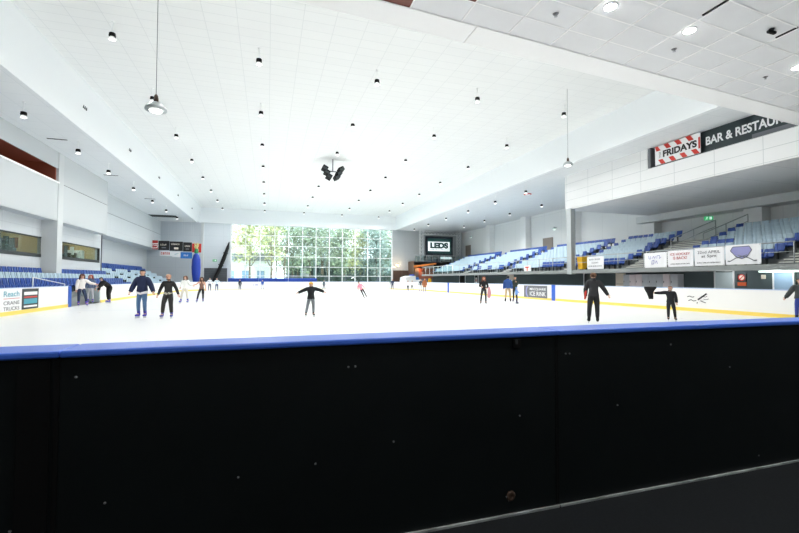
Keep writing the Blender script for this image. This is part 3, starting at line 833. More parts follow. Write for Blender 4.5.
# small red-and-white notice on the rail farther on
t = thing('notice_board', 'small white notice with a red T mark on the middle railing', 'notice', (XD-.01, 31.2, 2.2), 0)
f = MB(); f.box((-.02, -.5, 0), (.02, .5, .5), M['banner']); f.build('sheet', t)
f = MB(); f.box((-.026, -.28, .3), (-.02, .3, .4), M['red']); f.box((-.026, -.07, .04), (-.02, .08, .3), M['orange']); f.build('mark', t)

# yellow wheelie bin on the deck
t = thing('wheelie_bin', 'yellow wheelie bin standing on the deck beside the steel column', 'bin', (21.8, 25.16, ZD))
f = MB()
vs = []
for (hx, hy, z) in ((.2, .2, .06), (.27, .27, .9)):
    vs += [(-hx, -hy, z), (hx, -hy, z), (hx, hy, z), (-hx, hy, z)]
f.add(vs, [(3, 2, 1, 0), (4, 5, 6, 7), (0, 1, 5, 4), (1, 2, 6, 5), (2, 3, 7, 6), (3, 0, 4, 7)], M['yellowbin']); f.build('body', t)
f = MB(); f.bbox((.01, 0, .94), (.6, .6, .07), M['yellowbin'], .03); f.tube((.32, -.22, .92), (.32, .22, .92), .02, M['blackmatt']); f.build('lid', t)
for yy in (-.2, .2):
    f = MB(); f.tube((.2, yy-.03, .08), (.2, yy+.03, .08), .08, M['blackmatt'], n=14); f.build('wheel', t)

# undercroft: doors, lockers, notices
def under_door(name, y0, y1, m, lab, z1=1.9, extras=None):
    t = thing(name, lab, None, (22.99, (y0+y1)/2, 0)); t['kind'] = 'structure'; w = (y1-y0)/2
    f = MB(); f.box((-.05, -w, 0), (0, w, z1), m); f.build('leaf', t)
    f = MB(); f.box((-.08, -w-.06, 0), (0, -w, z1+.05), M['whitemetal']); f.box((-.08, w, 0), (0, w+.06, z1+.05), M['whitemetal']); f.build('frame', t)
    f = MB(); f.tube((-.1, -w+.1, .95), (-.06, -w+.1, .95), .03, M['steel']); f.build('door_handle', t)
    return t
under_door('door_3', 15.6, 16.5, M['doorgrey'], 'pale grey door under the stand')
under_door('door_4', 13.0, 13.75, M['doorblue'], 'pale blue door under the stand at the frame edge')
under_door('door_5', 25.5, 26.3, M['darkgrey'], 'dark door under the stand by the steel column')
under_door('door_6', 46.5, 48., M['blackmatt'], 'black doorway under the far stand')
under_door('door_7', 43.2, 44.0, M['blackmatt'], 'black doorway with a poster under the far stand')
b = MB(); b.box((22.9, 22.5, 0), (22.999, 23.25, 1.93), M['posterwarm']); b.box((22.89, 22.55, 1.2), (22.9, 23.2, 1.22), M['inkgrey']); tag(b.build('wall_notice'), 'cream panel on the undercroft wall beside the lockers', 'panel')
b = MB(); b.box((22.96, 36.0, 1.0), (22.999, 37.0, 1.95), M['posterwarm']); tag(b.build('wall_notice'), 'cream panel on the undercroft wall behind the skater in the dark green top', 'panel')
b = MB(); b.box((22.97, 43.4, 1.1), (22.9, 43.8, 1.7), M['inkwhite']); b.box((22.89, 43.5, 1.25), (22.9, 43.7, 1.5), M['red']); tag(b.build('poster'), 'small white and red poster in a far undercroft doorway', 'poster')
yl = 18.34; LW = (22.25-18.34)/8
for i in range(8):
    y = yl+LW*i
    m = M['lockerpink'] if i in (1, 5, 6) else M['locker']
    t = thing('locker', '%s metal locker, %s from the dark end of the locker bank under the stand' % ('pale pink' if m is M['lockerpink'] else 'grey', ordw(i+1)), 'locker', (22.75, y+LW/2, 0), 0, 'bank of lockers under the stand')
    f = MB(); f.box((-.2, -LW/2+.005, 0), (.24, LW/2-.005, 1.84), m); f.build('body', t)
    for z0, z1 in ((.05, .92), (.95, 1.80)):
        f = MB(); f.bbox((-.21, 0, (z0+z1)/2), (.03, LW-.05, z1-z0), m, .006); d = f.build('door', t)
        f = MB(); f.box((-.24, LW/2-.1, (z0+z1)/2-.05), (-.22, LW/2-.07, (z0+z1)/2+.05), M['darkgrey']); f.build('handle', d)
t = thing('prohibition_sign', 'round red no-entry pictogram on the dark undercroft wall', 'sign', (22.98, 15.2, 1.62))
f = MB(); f.box((-.02, -.22, -.2), (.02, .22, .2), M['inkblack']); f.build('plate', t)
f = MB(); n = 20
ring = [(.17*math.cos(2*PI*i/n), .17*math.sin(2*PI*i/n)) for i in range(n)]; ring2 = [(a*.7, c2*.7) for a, c2 in ring]
for i in range(n): f.quad((-.024, *ring[i]), (-.024, *ring[(i+1) % n]), (-.024, *ring2[(i+1) % n]), (-.024, *ring2[i]), M['red'])
ln(f, [(-.11, .11), (.11, -.11)], M['red'], .022, -.025); f.build('ring', t)
f = MB(); f.add([(-.023, a, c2) for a, c2 in ring2], [tuple(range(n))], M['posterwarm']); f.build('disc', t)
b = MB(); b.box((22.96, 15.0, 1.2), (23, 15.4, 1.38), M['orange']); tag(b.build('warning_sign'), 'orange warning plate below the round no-entry sign', 'sign')
b = MB(); b.box((22.9, 12.4, 1.86), (22.6, 14.2, 1.95), M['floodlens']); tag(b.build('strip_light'), 'bright strip light over the pale blue door under the stand', 'light')
for (ly, pw) in ((13.3, 9), (15.4, 5)):  # lights added to brighten the undercroft doors; the second has no fitting
    l = bpy.data.lights.new('bulb', 'POINT'); l.energy = pw; l.shadow_soft_size = .12
    lo = bpy.data.objects.new('bulb', l); COL.objects.link(lo); lo.location = (22.3, ly, 1.85)
b = MB(); b.box((22.98, 14.12, 1.55), (22.9, 14.28, 1.75), M['posterwarm']); tag(b.build('wall_switch'), 'small pale box on the dark undercroft wall by the pale blue door', 'switch box')

# door on the stand's back wall, wall lamps, exit signs
t = thing('door_8', 'weathered double door at the back of the raised stand', None, (30.98, 41.3, ROWZ[7])); t['kind'] = 'structure'
for s in (-1, 1):
    f = MB(); f.box((-.06, min(0, s*.9), 0), (0, max(0, s*.9), 2.1), M['posterbrown'] if 'posterbrown' in M else mat('taupe door', (142, 132, 124), .6)); f.build('leaf', t)
t = thing('door_9', 'taupe door in the far corner above the stand', None, (30.98, 61.6, 3.6)); t['kind'] = 'structure'
f = MB(); f.box((-.06, -.9, 0), (0, .9, 3.4), mat('taupe door', (142, 132, 124), .6)); f.build('leaf', t)
for (y, z, lab) in ((39.8, 7.2, 'round white flood lamp on the stand wall between two pilasters'), (60.2, 8.2, 'small white flood lamp high in the far corner of the stand wall')):
    t = thing('wall_lamp', lab, 'lamp', (31., y, z), 0, 'flood lamps on the stand wall')
    f = MB(); f.box((-.3, -.04, .1), (0, .04, .18), M['railing']); f.build('arm', t)
    f = MB(); f.lathe([(.08, .12), (.17, .0), (.2, -.12)], M['silver'], c=(-.3, 0, .1), n=14); f.build('shade', t)
    f = MB(); f.ell((-.3, 0, -.04), (.17, .17, .1), M['floodlens'], 12, 6); f.build('bulb', t)
def exit_sign(loc, rz, lab, par=None):
    t = thing('exit_sign', lab, 'exit sign', loc, rz, 'green exit signs')
    t.scale = (.72, .72, .8)
    f = MB(); f.bbox((0, 0, 0), (.75, .1, .36), M['exitgreen'], .02); f.build('box', t)
    f = MB(); f.box((.08, -.056, -.12), (.26, -.05, .12), M['exitwhite']); f.ell((-.12, -.05, .1), (.035, .01, .035), M['exitwhite'], 8, 5)
    for (a, c2) in (((-.12, .06), (-.16, -.04)), ((-.16, -.04), (-.06, -.08)), ((-.16, -.04), (-.24, -.12)), ((-.12, .05), (-.02, .03)), ((-.13, .05), (-.22, .02))):
        f.path([(a[0], -.052, a[1]), (c2[0], -.052, c2[1])], .018, M['exitwhite'], 5)
    f.build('pictogram', t)
    f = MB(); f.tube((0, 0, .17), (0, 0, .41), .02, M['railing']); f.build('stem', t)
exit_sign((29.9, 21.9, 5.88), -55, 'green lit exit sign hanging above the stairs of the raised stand')
exit_sign((-7.07, YW-.06, 4.07), 0, 'pale green exit sign over the grey roller door')
# ================================================================== CEILING FITTINGS
P_SPOT = 150.
def light(name, kind, loc, power, parent=None, size=.3, angle=165, col=(1, .985, .96), blend=.6):
    l = bpy.data.lights.new(name, kind); l.energy = power; l.color = col
    if kind == 'SPOT': l.spot_size = R(angle); l.spot_blend = blend; l.shadow_soft_size = size
    elif kind == 'POINT': l.shadow_soft_size = size
    o = bpy.data.objects.new(name, l); COL.objects.link(o); o.location = loc
    if parent: o.parent = parent
    return o
def make_spot():
    t = thing('ceiling_lamp', '-', 'ceiling lamp', (0, 0, 0), 0)
    f = MB(); f.tube((0, 0, -.46), (0, 0, .02), .009, M['inkwhite'], n=8); f.lathe([(.06, -.015), (.06, 0)], M['inkwhite'], n=10); f.build('stem', t)
    f = MB(); f.lathe([(.05, -.44), (.11, -.46), (.125, -.58), (.10, -.61)][::-1], M['blackmatt'], n=14); f.build('housing', t)
    f = MB(); f.lathe([(.125, -.70), (.125, -.68), (.115, -.64), (.09, -.605)], M['reflector'], n=16); f.build('reflector', t)
    f = MB(); f.lathe([(.04, -.72), (.08, -.715), (.11, -.702)], M['lens'], n=16); f.build('lens', t)
    light('bulb', 'SPOT', (0, 0, -.78), P_SPOT, t, .2)
    return t
proto = make_spot()
rows = [18.5+5.95*i for i in range(8)]
colsX = [-5.8, -.45, 4.85, 10.3, 15.9]
cn = ['column over the wall-stand boards', 'second column from the wall stand', 'middle column over the ice', 'second column from the raised stand', 'column along the raised stand']
first = True
def place_spot(x, y, z, lab, grp):
    global first
    if first:
        proto.location = (x, y, z); proto['label'] = lab; proto['group'] = grp; first = False
    else: dup(proto, (x, y, z), None, lab, grp)
for ci, x in enumerate(colsX):
    for ri, y in enumerate([rows[0]-5.95]+rows):  # the nearest row is unseen, added to brighten the near ice
        place_spot(x, y+.055*(x+6), ZU, 'high-bay lamp, %s, %s row from the camera' % (cn[ci], ordw(ri+1)), 'high-bay lamps on the raised ceiling')
for i, y in enumerate((22.5, 28.1, 32.9, 38.5, 44.3, 49.9, 55.6)):
    place_spot(-10.35, y, ZL, 'soffit lamp over the wall stand, %s from the camera' % ordw(i+1), 'lamps on the soffit over the wall stand')
for i, y in enumerate((29.9, 34.8, 40.4, 46.2, 52., 57.6)):
    place_spot(20.3, y, ZL, 'soffit lamp over the raised stand front, %s from the bar sign' % ordw(i+1), 'lamps on the soffit over the raised stand')
for i, y in enumerate((35., 40.7, 46.4, 52.1)):
    place_spot(25.55, y, ZL, 'soffit lamp over the back rows, %s from the bar sign' % ordw(i+1), 'lamps on the soffit over the raised stand')

# the lamps over the wall stand are turned low, those over the raised stand burn brighter
low = [c for c in proto.children if c.type == 'LIGHT'][0].data.copy(); low.energy = P_SPOT*.12
high = [c for c in proto.children if c.type == 'LIGHT'][0].data.copy(); high.energy = P_SPOT*1.5
for o in list(bpy.data.objects):
    if o.name.startswith('ceiling_lamp') and o.type == 'EMPTY':
        for c in o.children:
            if c.type == 'LIGHT':
                if o.get('group') == 'lamps on the soffit over the wall stand': c.data = low
                elif o.get('group') == 'lamps on the soffit over the raised stand' and o.location.y < 47: c.data = high
# lamps on long cables
def pendant(x, y, z, lab):
    t = thing('pendant_lamp', lab, 'pendant lamp', (x, y, z), 0, 'dome lamps on long cables')
    f = MB(); f.tube((0, 0, .32), (0, 0, ZU-z+.02), .008, M['inkgrey'], n=6); f.build('cable', t)
    f = MB(); f.lathe([(.05, .18), (.06, .24), (.045, .34), (.02, .38)], M['brown'], n=12); f.build('lamp_cap', t)
    f = MB(); f.lathe([(.25, -.03), (.245, .02), (.2, .1), (.1, .17), (.05, .19)], M['silver'], n=24); f.build('shade', t)
    f = MB(); f.lathe([(.05, -.08), (.12, -.07), (.15, -.04), (.15, -.02)], M['lens'], n=24); f.build('lens', t)
    light('bulb', 'SPOT', (0, 0, -.14), P_SPOT*.6, t, .2)
pendant(-2.72, 11.8, 5.75, 'silver dome lamp on a long cable over the ice near the wall-stand side')
pendant(14.75, 18.0, 7.42, 'silver dome lamp on a long cable in front of the raised-stand beam')

# cluster of black loudspeakers on a pole
t = thing('speaker_cluster', 'cluster of black loudspeakers hung on a pole below the middle of the ceiling', 'loudspeakers', (5.05, 34.6, 10.25))
f = MB(); f.tube((0, 0, .1), (0, 0, ZU-10.252), .045, M['inkgrey']); f.build('ceiling_pole', t)
f = MB(); f.tube((-.5, 0, .12), (.5, 0, .12), .04, M['darkgrey']); f.build('yoke', t)
for s in (-1, 1):
    for k in range(3):
        for dy in (-.25, .25):
            mt = Matrix.Translation((s*(.66-.17*k), dy, .32-.33*k)) @ Matrix.Rotation(R(-s*28), 4, 'Y')
            f = MB(); f.bbox((0, 0, 0), (.46, .44, .33), M['blackmatt'], .04, mt); f.bbox((0, -.01, -.05), (.36, .46, .2), M['darkgrey'], .02, mt); f.build('loudspeaker', t)

# vents and slots
def slot_vent(x, y, z, lx, ly, lab, grp='soffit vents'):
    t = thing('ceiling_vent', lab, 'vent', (x, y, z), 0, grp)
    f = MB(); f.box((-lx/2, -ly/2, -.02), (lx/2, ly/2, .0), M['darkgrey']); f.build('frame', t)
    n = max(2, int(max(lx, ly)/.25))
    for i in range(n):
        f = MB()
        if lx > ly: f.box((-lx/2+.02+i*lx/n, -ly/2+.02, -.03), (-lx/2+i*lx/n+.1, ly/2-.02, -.02), M['blackmatt'])
        else: f.box((-lx/2+.02, -ly/2+.02+i*ly/n, -.03), (lx/2-.02, -ly/2+i*ly/n+.1, -.02), M['blackmatt'])
        f.build('louvre', t)
slot_vent(-12.4, 58.6, ZL, 3.0, 1.8, 'large dark louvred vent in the soffit at the far end of the wall stand')
slot_vent(-11.32, 28.0, ZL, .95, .1, 'thin slot vent in the soffit nearest the brown gallery opening')
slot_vent(-11.35, 36.6, ZL, .95, .1, 'thin slot vent in the soffit, beyond the wall column')
slot_vent(-11.02, 46.3, ZL, .95, .1, 'thin slot vent in the soffit, before the large louvred vent')
for i, y in enumerate((17.5, 25.4, 32.9, 41.05, 49.2, 57.8)):
    t = thing('beam_vent', 'three short dark slots in the white beam face, %s set from the camera' % ordw(i+1), 'vent', (-9.12, y, 10.35), 0, 'slot vents in the beam over the wall stand')
    for k in range(3):
        f = MB(); f.box((-.06, -.22+.18*k, -.1), (.035, -.14+.18*k, .1), M['darkgrey']); f.build('slot', t)
t = thing('smoke_detector', 'red-ringed disc on the soffit above the raised stand', 'detector', (22.6, 33.0, ZL))
f = MB(); f.lathe([(.3, -.06), (.36, -.02), (.36, 0)], M['red'], n=18); f.build('base', t)
f = MB(); f.lathe([(.12, -.12), (.24, -.06), (.24, -.05)], M['inkwhite'], n=18); f.build('dome', t)

# lobby ceiling fittings
for i, (x, y) in enumerate(((6.29, 6.42), (8.49, 6.54), (12.55, 6.9))):
    t = thing('downlight', 'round bright downlight in the grey lobby tiles, %s from the timber panels' % ordw(i+1), 'downlight', (x, y, ZN+.001), 0, 'downlights in the lobby ceiling')
    f = MB(); f.lathe([(.11, -.02), (.135, -.012), (.135, 0)], M['inkwhite'], n=20); f.build('trim_ring', t)
    f = MB(); f.lathe([(.09, -.032), (.11, -.022), (.11, -.018)], M['bright'], n=20); f.build('lens', t)
    light('bulb', 'SPOT', (0, 0, -.06), 85, t, .08, 150)
for i, (x, y) in enumerate(((-2.6, 1.2), (1.9, .9), (6.4, .6), (-.6, -3.8), (4.2, -3.6))):  # unseen lamps added to lift the near boards and the lobby
    t = thing('downlight', 'added unseen downlight behind the camera in the lobby tiles, %s of five' % ordw(i+1), 'downlight', (x, y, ZN+.001), 0, 'downlights in the lobby ceiling')
    f = MB(); f.lathe([(.11, -.02), (.135, -.012), (.135, 0)], M['inkwhite'], n=20); f.build('trim_ring', t)
    f = MB(); f.lathe([(.09, -.032), (.11, -.022), (.11, -.018)], M['bright'], n=20); f.build('lens', t)
    light('bulb', 'SPOT', (0, 0, -.06), 85, t, .08, 150)
for i, (x, y) in enumerate(((5.43, 6.94), (8.86, 7.2), (12.35, 7.49))):
    t = thing('ceiling_sprinkler', 'small grey sprinkler head in the lobby tiles, %s from the timber panels' % ordw(i+1), 'sprinkler', (x, y, ZN), 0, 'sprinklers in the lobby ceiling')
    f = MB(); f.lathe([(.05, -.012), (.06, 0)], M['inkgrey'], n=12); f.build('plate', t)
    f = MB(); f.lathe([(.035, -.06), (.035, -.05), (.012, -.045), (.015, -.012)], M['steel'], n=10); f.build('head', t)
for i, (x, y, l) in enumerate(((8.25, 5.83, .5), (10.54, 5.97, .4))):
    b = MB(); b.box((x-.02, y-l/2, ZN-.02), (x+.02, y+l/2, ZN), M['blackmatt']); tag(b.build('ceiling_slot'), 'thin black slot in the lobby tiles, %s from the timber panels' % ordw(i+1), 'vent', 'slots in the lobby ceiling')
t = thing('security_camera', 'small dark security camera under the lobby tiles by the slot', 'camera', (10.1, 5.99, ZN))
f = MB(); f.lathe([(.03, -.05), (.05, -.02), (.05, 0)], M['darkgrey'], n=12); f.build('mount', t)
f = MB(); f.bbox((0, 0, -.07), (.22, .07, .06), M['blackmatt'], .015); f.build('body', t)

# ================================================================== BAR SIGN in the gallery opening
sx = BX+.3
t = thing('bar_sign', 'dark bar and restaurant sign with red and white striped panel', 'sign', (sx, 15, 8.1))
f = MB(); f.box((-.02, -4.5, 0), (.02, 4.28, 1.18), M['signdark']); f.build('board', t)
f = MB(); f.box((-.29, 4.1, 0), (.02, 4.28, 1.18), M['inkgrey']); f.build('end_post', t)
f = MB(); f.box((-.24, 1.15, .06), (-.20, 3.84, 1.14), M['inkwhite']); pn = f.build('logo_panel', t); pn['label'] = 'red and white striped logo panel'
f = MB()
for (za, zb, sh) in ((.86, 1.14, 0), (.06, .34, .3)):
    for k in range(4):
        y = 3.84-.66*k-sh+.1
        q = [(min(3.84, max(1.15, yy)), zz) for yy, zz in ((y, zb), (y-.28, zb), (y-.48, za), (y-.2, za))]
        f.add([(-.245, yy, zz) for yy, zz in q], [(0, 1, 2, 3)], M['red'])
f.add([(-.245, 1.15, .3), (-.245, 1.25, .3), (-.245, 1.25, .9), (-.245, 1.15, .9)], [(0, 1, 2, 3)], M['red'])
f.build('stripe', pn)
text('lettering', 'FRIDAYS', M['inkblack'], (-.25, 3.32, .42), (0, -1, .0), (0, 0, 1), .38, 2.0, pn, .004, .045)
text('lettering', 'TGI', M['inkblack'], (-.25, 3.46, .42), (0, 0, 1), (0, 1, 0), .1, .34, pn, .004, .01)
text('lettering', 'BAR & RESTAURANT', M['inkwhite'], (-.03, 1.0, .40), (0, -1, 0), (0, 0, 1), .45, 4.45, t, .01, .03)
b = MB(); b.box((-.06, -4.4, .08), (-.02, -1.2, .26), M['inkgrey']); o = b.build('ledge_plate', t)

# ================================================================== FAR END
def hang_banner(name, lab, x0, x1, y, z0, z1, m, draw=None, zt=None, grp='adverts hung at the far end of the wall stand'):
    t = thing(name, lab, 'banner', ((x0+x1)/2, y, z0), 0, grp); w = (x1-x0)/2; h = z1-z0
    f = MB(); f.box((-w, -.03, 0), (w, .03, h), m); f.build('sheet', t)
    for s in (-w+.1, w-.1):
        f = MB(); f.tube((s, 0, h), (s, 0, (zt or ZL)-z0), .006, M['whitemetal'], n=6); f.build('hanger', t)
    if draw: draw(t, w, h)
    return t
def blob(t, m, pts, y=-.036, name='print'):
    f = MB(); f.add([(p[0], y, p[1]) for p in pts], [tuple(range(len(pts)))], m); return f.build(name, t)
def d_red(t, w, h):
    blob(t, M['inkwhite'], [(-.45, .62), (.3, .66), (.36, .78), (-.4, .74)]); blob(t, M['inkwhite'], [(-.5, .2), (.1, .22), (.42, .5), (.2, .16), (-.3, .12)])
    marks('print', M['inkwhite'], (-.4, -.036, .42), (1, 0, 0), (0, 0, 1), .16, .85, t, .003, 5)
def d_dark(s, sub):
    def d(t, w, h):
        marks('print', M['posterwarm'], (-w*.6, -.036, h*.5), (1, 0, 0), (0, 0, 1), .2, w*1.2, t, .003, len(s))
        blob(t, M['inkgrey'], [(-w*.4, h*.2), (w*.4, h*.2), (w*.4, h*.34), (-w*.4, h*.34)])
    return d
yb = 59.75
k = yb/YW
hang_banner('hanging_advert', 'red hanging advert with white marks at the wall end of the top row', -13.86, -13.25, yb, 5.2, 6.33, M['darkred'], d_red)
hang_banner('hanging_advert', 'first of three black hanging adverts, next to the red one by the wall', -13.2, -11.95, yb, 5.12, 6.3, M['inkblack'], d_dark('SPORT', ''))
hang_banner('hanging_advert', 'middle one of three black hanging adverts, with a pale frame', -11.92, -10.4, yb, 5.05, 6.25, M['inkblack'], lambda t, w, h: (marks('print', M['posterwarm'], (-w*.75, -.036, h*.62), (1, 0, 0), (0, 0, 1), .2, w*1.5, t, .003, 3), blob(t, M['posterwarm'], [(-.25, .2), (.25, .2), (.25, .45), (-.25, .45)])))
hang_banner('hanging_advert', 'last of three black hanging adverts, next to the red one by the blue inflatable', -10.37, -9.35, yb, 5.0, 6.18, M['inkblack'], d_dark('ICE', ''))
hang_banner('hanging_advert', 'red hanging advert with a pale yellow figure above the blue inflatable', -9.32, -8.25, yb, 4.9, 6.05, M['red'], lambda t, w, h: (blob(t, M['inflyellow'], [(-.1, .1), (.3, .3), (.15, .6), (.3, .9), (-.1, .75), (-.35, .85), (-.2, .5)])))
hang_banner('hanging_advert', 'white hanging advert with red block lettering in the lower row', -13.03, -11.62, yb, 4.38, 5.03, M['banner'], lambda t, w, h: marks('print', M['red'], (-w*.8, -.036, .18), (1, 0, 0), (0, 0, 1), .3, w*1.6, t, .003, 8), 5.04)
hang_banner('hanging_advert', 'plain white hanging advert between the red-lettered and blue ones', -11.6, -10.68, yb, 4.28, 4.98, M['banner'], lambda t, w, h: blob(t, M['inkteal'], [(-.2, .3), (.25, .42), (.25, .46), (-.2, .36)]), 5.04)
hang_banner('hanging_advert', 'bright blue hanging advert at the end of the lower row', -10.65, -9.3, yb, 4.1, 4.9, M['inkblue'], lambda t, w, h: marks('print', M['inkwhite'], (-.3, -.036, .3), (1, 0, 0), (0, 0, 1), .2, .6, t, .003, 2), 4.99)

t = thing('inflatable_column', 'tall blue inflatable column with green and yellow tip beside the hanging adverts', 'inflatable', (-8.7, 59.0, 0))
f = MB(); f.lathe([(.3, 0), (.32, .9), (.38, 1.2), (.5, 2.0), (.55, 3.0), (.5, 3.9), (.34, 4.5), (.15, 4.75)], M['inflblue'], n=20); f.build('body', t)
f = MB(); f.lathe([(.12, 4.7), (.26, 4.85), (.2, 5.2), (.06, 5.5)], M['inflgreen'], n=12); f.build('collar', t)
f = MB()
for a in range(5):
    f.path([(0, 0, 5.1), (.12*math.cos(a*1.26), .12*math.sin(a*1.26), 5.6), (.3*math.cos(a*1.26), .3*math.sin(a*1.26), 6.1)], [.1, .09, .03], M['inflyellow'], 6)
f.build('tip', t)
f = MB(); f.lathe([(.5, 0), (.5, .12), (.3, .2)], M['darkgrey'], n=18); f.build('base', t)

t = thing('leaning_roll', 'long black tapered roll leaning against the wall beside the great window', 'roll', (-7.7, 63.0, 0))
f = MB(); f.path([(0, -.1, .0), (.5, .0, .9), (1.15, .25, 2.4), (1.8, .45, 4.2), (2.3, .6, 5.8), (2.5, .65, 6.7)], [.12, .22, .3, .33, .27, .07], M['blackfabric'], 12, True, .8); f.build('fabric', t)
f = MB()
for (p, r_) in (((.82, .12, 1.6), .3), ((1.5, .36, 3.4), .35), ((2.08, .54, 5.1), .32)):
    f.path([Vector(p)-Vector((.02, .008, .06)), Vector(p)+Vector((.02, .008, .06))], r_, M['darkgrey'], 12, True, .8)
f.build('strap', t)

# warm wall light, kiosk, balcony, screen and trusses
t = thing('wall_lamp', 'warm glowing wall light above the brown double door', 'lamp', (19.6, YW, 3.7))
f = MB(); f.box((-.12, -.12, -.2), (.12, 0, .2), M['darkgrey']); f.build('backplate', t)
f = MB(); f.ell((0, -.28, 0), (.3, .2, .22), M['warm'], 12, 8); f.build('glass_shade', t)
light('bulb', 'POINT', (0, -.8, 0), 22, t, .1, col=(1, .7, .42))
t = thing('kiosk', 'skate kiosk with orange glowing roof edge in the far corner', 'kiosk', (23.5, 62.4, 0))
f = MB(); f.box((-1.75, -.6, 0), (1.7, 1.55, 3.25), M['inkgrey']); f.build('body', t)
f = MB(); f.box((-1.0, -.64, 1.6), (1.7, -.6, 3.2), M['brickred']); f.build('front_panel', t)
f = MB(); f.add([(-1.95, -1.2, 3.3), (1.75, -1.2, 3.85), (1.75, 1.5, 3.85), (-1.95, 1.5, 3.3), (-1.95, -1.2, 3.62), (1.75, -1.2, 4.1), (1.75, 1.5, 4.1), (-1.95, 1.5, 3.62)],
            [(3, 2, 1, 0), (4, 5, 6, 7), (0, 1, 5, 4), (1, 2, 6, 5), (2, 3, 7, 6), (3, 0, 4, 7)], M['ink_orange_lit']); f.build('roof', t)
f = MB(); f.box((-2.0, -1.1, 0), (-1.85, 1.5, 4.3), M['brown']); f.build('side_post', t)
light('bulb', 'POINT', (-1.1, -1.0, 3.1), 14, t, .15, col=(1, .45, .14))
f = MB(); f.box((1.72, -.62, 0), (2.4, -.55, 2.9), M['blackmatt']); f.build('door', t)
b = MB(); b.box((25.9, 58.5, 3.3), (31, YW, 4.1), M['blackmatt']); b.box((21.6, 61.4, 4.1), (31, YW, 4.25), M['darkgrey']); struct('floor_balcony', b)
t = thing('balcony_rail', 'grey balcony railing with panels below the big screen', 'railing', (26.2, 61.5, 4.25))
f = MB(); f.tube((-4.5, 0, 1.0), (4.5, 0, 1.0), .04, M['railing']); f.build('top_rail', t)
for i in range(10):
    f = MB(); f.tube((-4.5+i, 0, 0), (-4.5+i, 0, 1.), .03, M['railing']); f.build('post', t)
for i in range(9):
    f = MB(); f.box((-4.42+i, -.01, .1), (-3.58+i, .01, .9), M['glass']); f.build('pane', t)
for i, (x, m) in enumerate(((22.3, 'posterwarm'), (24.0, 'darkgrey'), (24.9, 'darkgrey'), (25.8, 'darkgrey'), (28.75, 'blackmatt'))):
    t = thing('bar_table', '%s bar table on the balcony behind the railing, %s from the window end' % ('pale' if m == 'posterwarm' else 'dark', ordw(i+1)), 'table', (x, 62.3, 4.25), 0, 'bar tables on the far balcony')
    f = MB(); f.lathe([(.35, .72), (.36, .76)], M[m], n=14); f.build('table_top', t)
    f = MB(); f.tube((0, 0, .03), (0, 0, .72), .05, M[m]); f.lathe([(.3, 0), (.28, .03)], M[m], n=14); f.build('pedestal', t)
t = thing('light_box', 'small white light box on the balcony under the screen', 'light box', (27.4, 62.4, 4.25))
f = MB(); f.box((-.9, -.15, .5), (.9, .15, .85), M['screenwhite']); f.build('panel', t)
f = MB(); f.box((-.8, -.1, 0), (-.7, .1, .5), M['darkgrey']); f.box((.7, -.1, 0), (.8, .1, .5), M['darkgrey']); f.build('stand', t)

t = thing('big_screen', 'big screen lit with large white lettering in the far corner', 'screen', (26.1, 62.0, 6.75))
f = MB(); f.box((-2.32, .0, -1.6), (2.32, .35, 1.55), M['screennavy']); f.build('housing', t)
f = MB(); f.box((-2.0, -.02, -1.12), (2.0, .0, 1.2), M['screenteal']); sc = f.build('display', t)
f = MB(); f.box((-1.95, -.04, -.78), (1.75, -.02, .72), M['screenwhite']); f.build('white_field', sc)
text('lettering', 'LEDS', M['screenteal'], (-1.6, -.045, -.36), (1, 0, 0), (0, 0, 1), .95, 3.1, sc, .005, .07)
marks('small_print', M['inkgrey'], (-1.6, -.045, -.64), (1, 0, 0), (0, 0, 1), .16, 3.1, sc, .005, 6)
f = MB(); f.tube((-1.8, .18, 1.55), (-1.8, .18, 1.8), .03, M['steel']); f.build('wall_mount', t)
f = MB(); f.tube((1.8, .18, 1.55), (1.8, .18, 1.8), .03, M['steel']); f.build('wall_mount', t)
def truss(lab, p0, p1, wdt=.5):
    p0 = Vector(p0); p1 = Vector(p1)
    t = thing('lighting_truss', lab, 'truss', p0, 0, 'white trusses round the big screen')
    d = p1-p0; L = d.length; dn = d.normalized()
    u = Vector((1, 0, 0)) if abs(dn.z) > .5 else Vector((0, 0, 1)); v = Vector((0, 1, 0))
    cs = [u*a*wdt/2+v*c2*wdt/2 for a, c2 in ((-1, -1), (1, -1), (1, 1), (-1, 1))]
    for c_ in cs:
        f = MB(); f.tube(c_, c_+d, .045, M['whitemetal'], n=6); f.build('chord', t)
    f = MB(); n = int(L/.55)
    for i in range(n):
        a = dn*L*i/n; c2 = dn*L*(i+1)/n
        for q in range(4):
            f.tube(cs[q]+a, cs[(q+1) % 4]+c2, .024, M['whitemetal'], n=5)
    f.build('lattice', t)
truss('upright white truss at the window end of the big screen', (23.1, 62.2, 4.25), (23.1, 62.2, ZL))
truss('upright white truss at the stand end of the big screen', (29.5, 62.2, 4.25), (29.5, 62.2, ZL))
truss('level white truss over the top of the big screen', (23.45, 62.2, 8.85), (29.15, 62.2, 8.85))

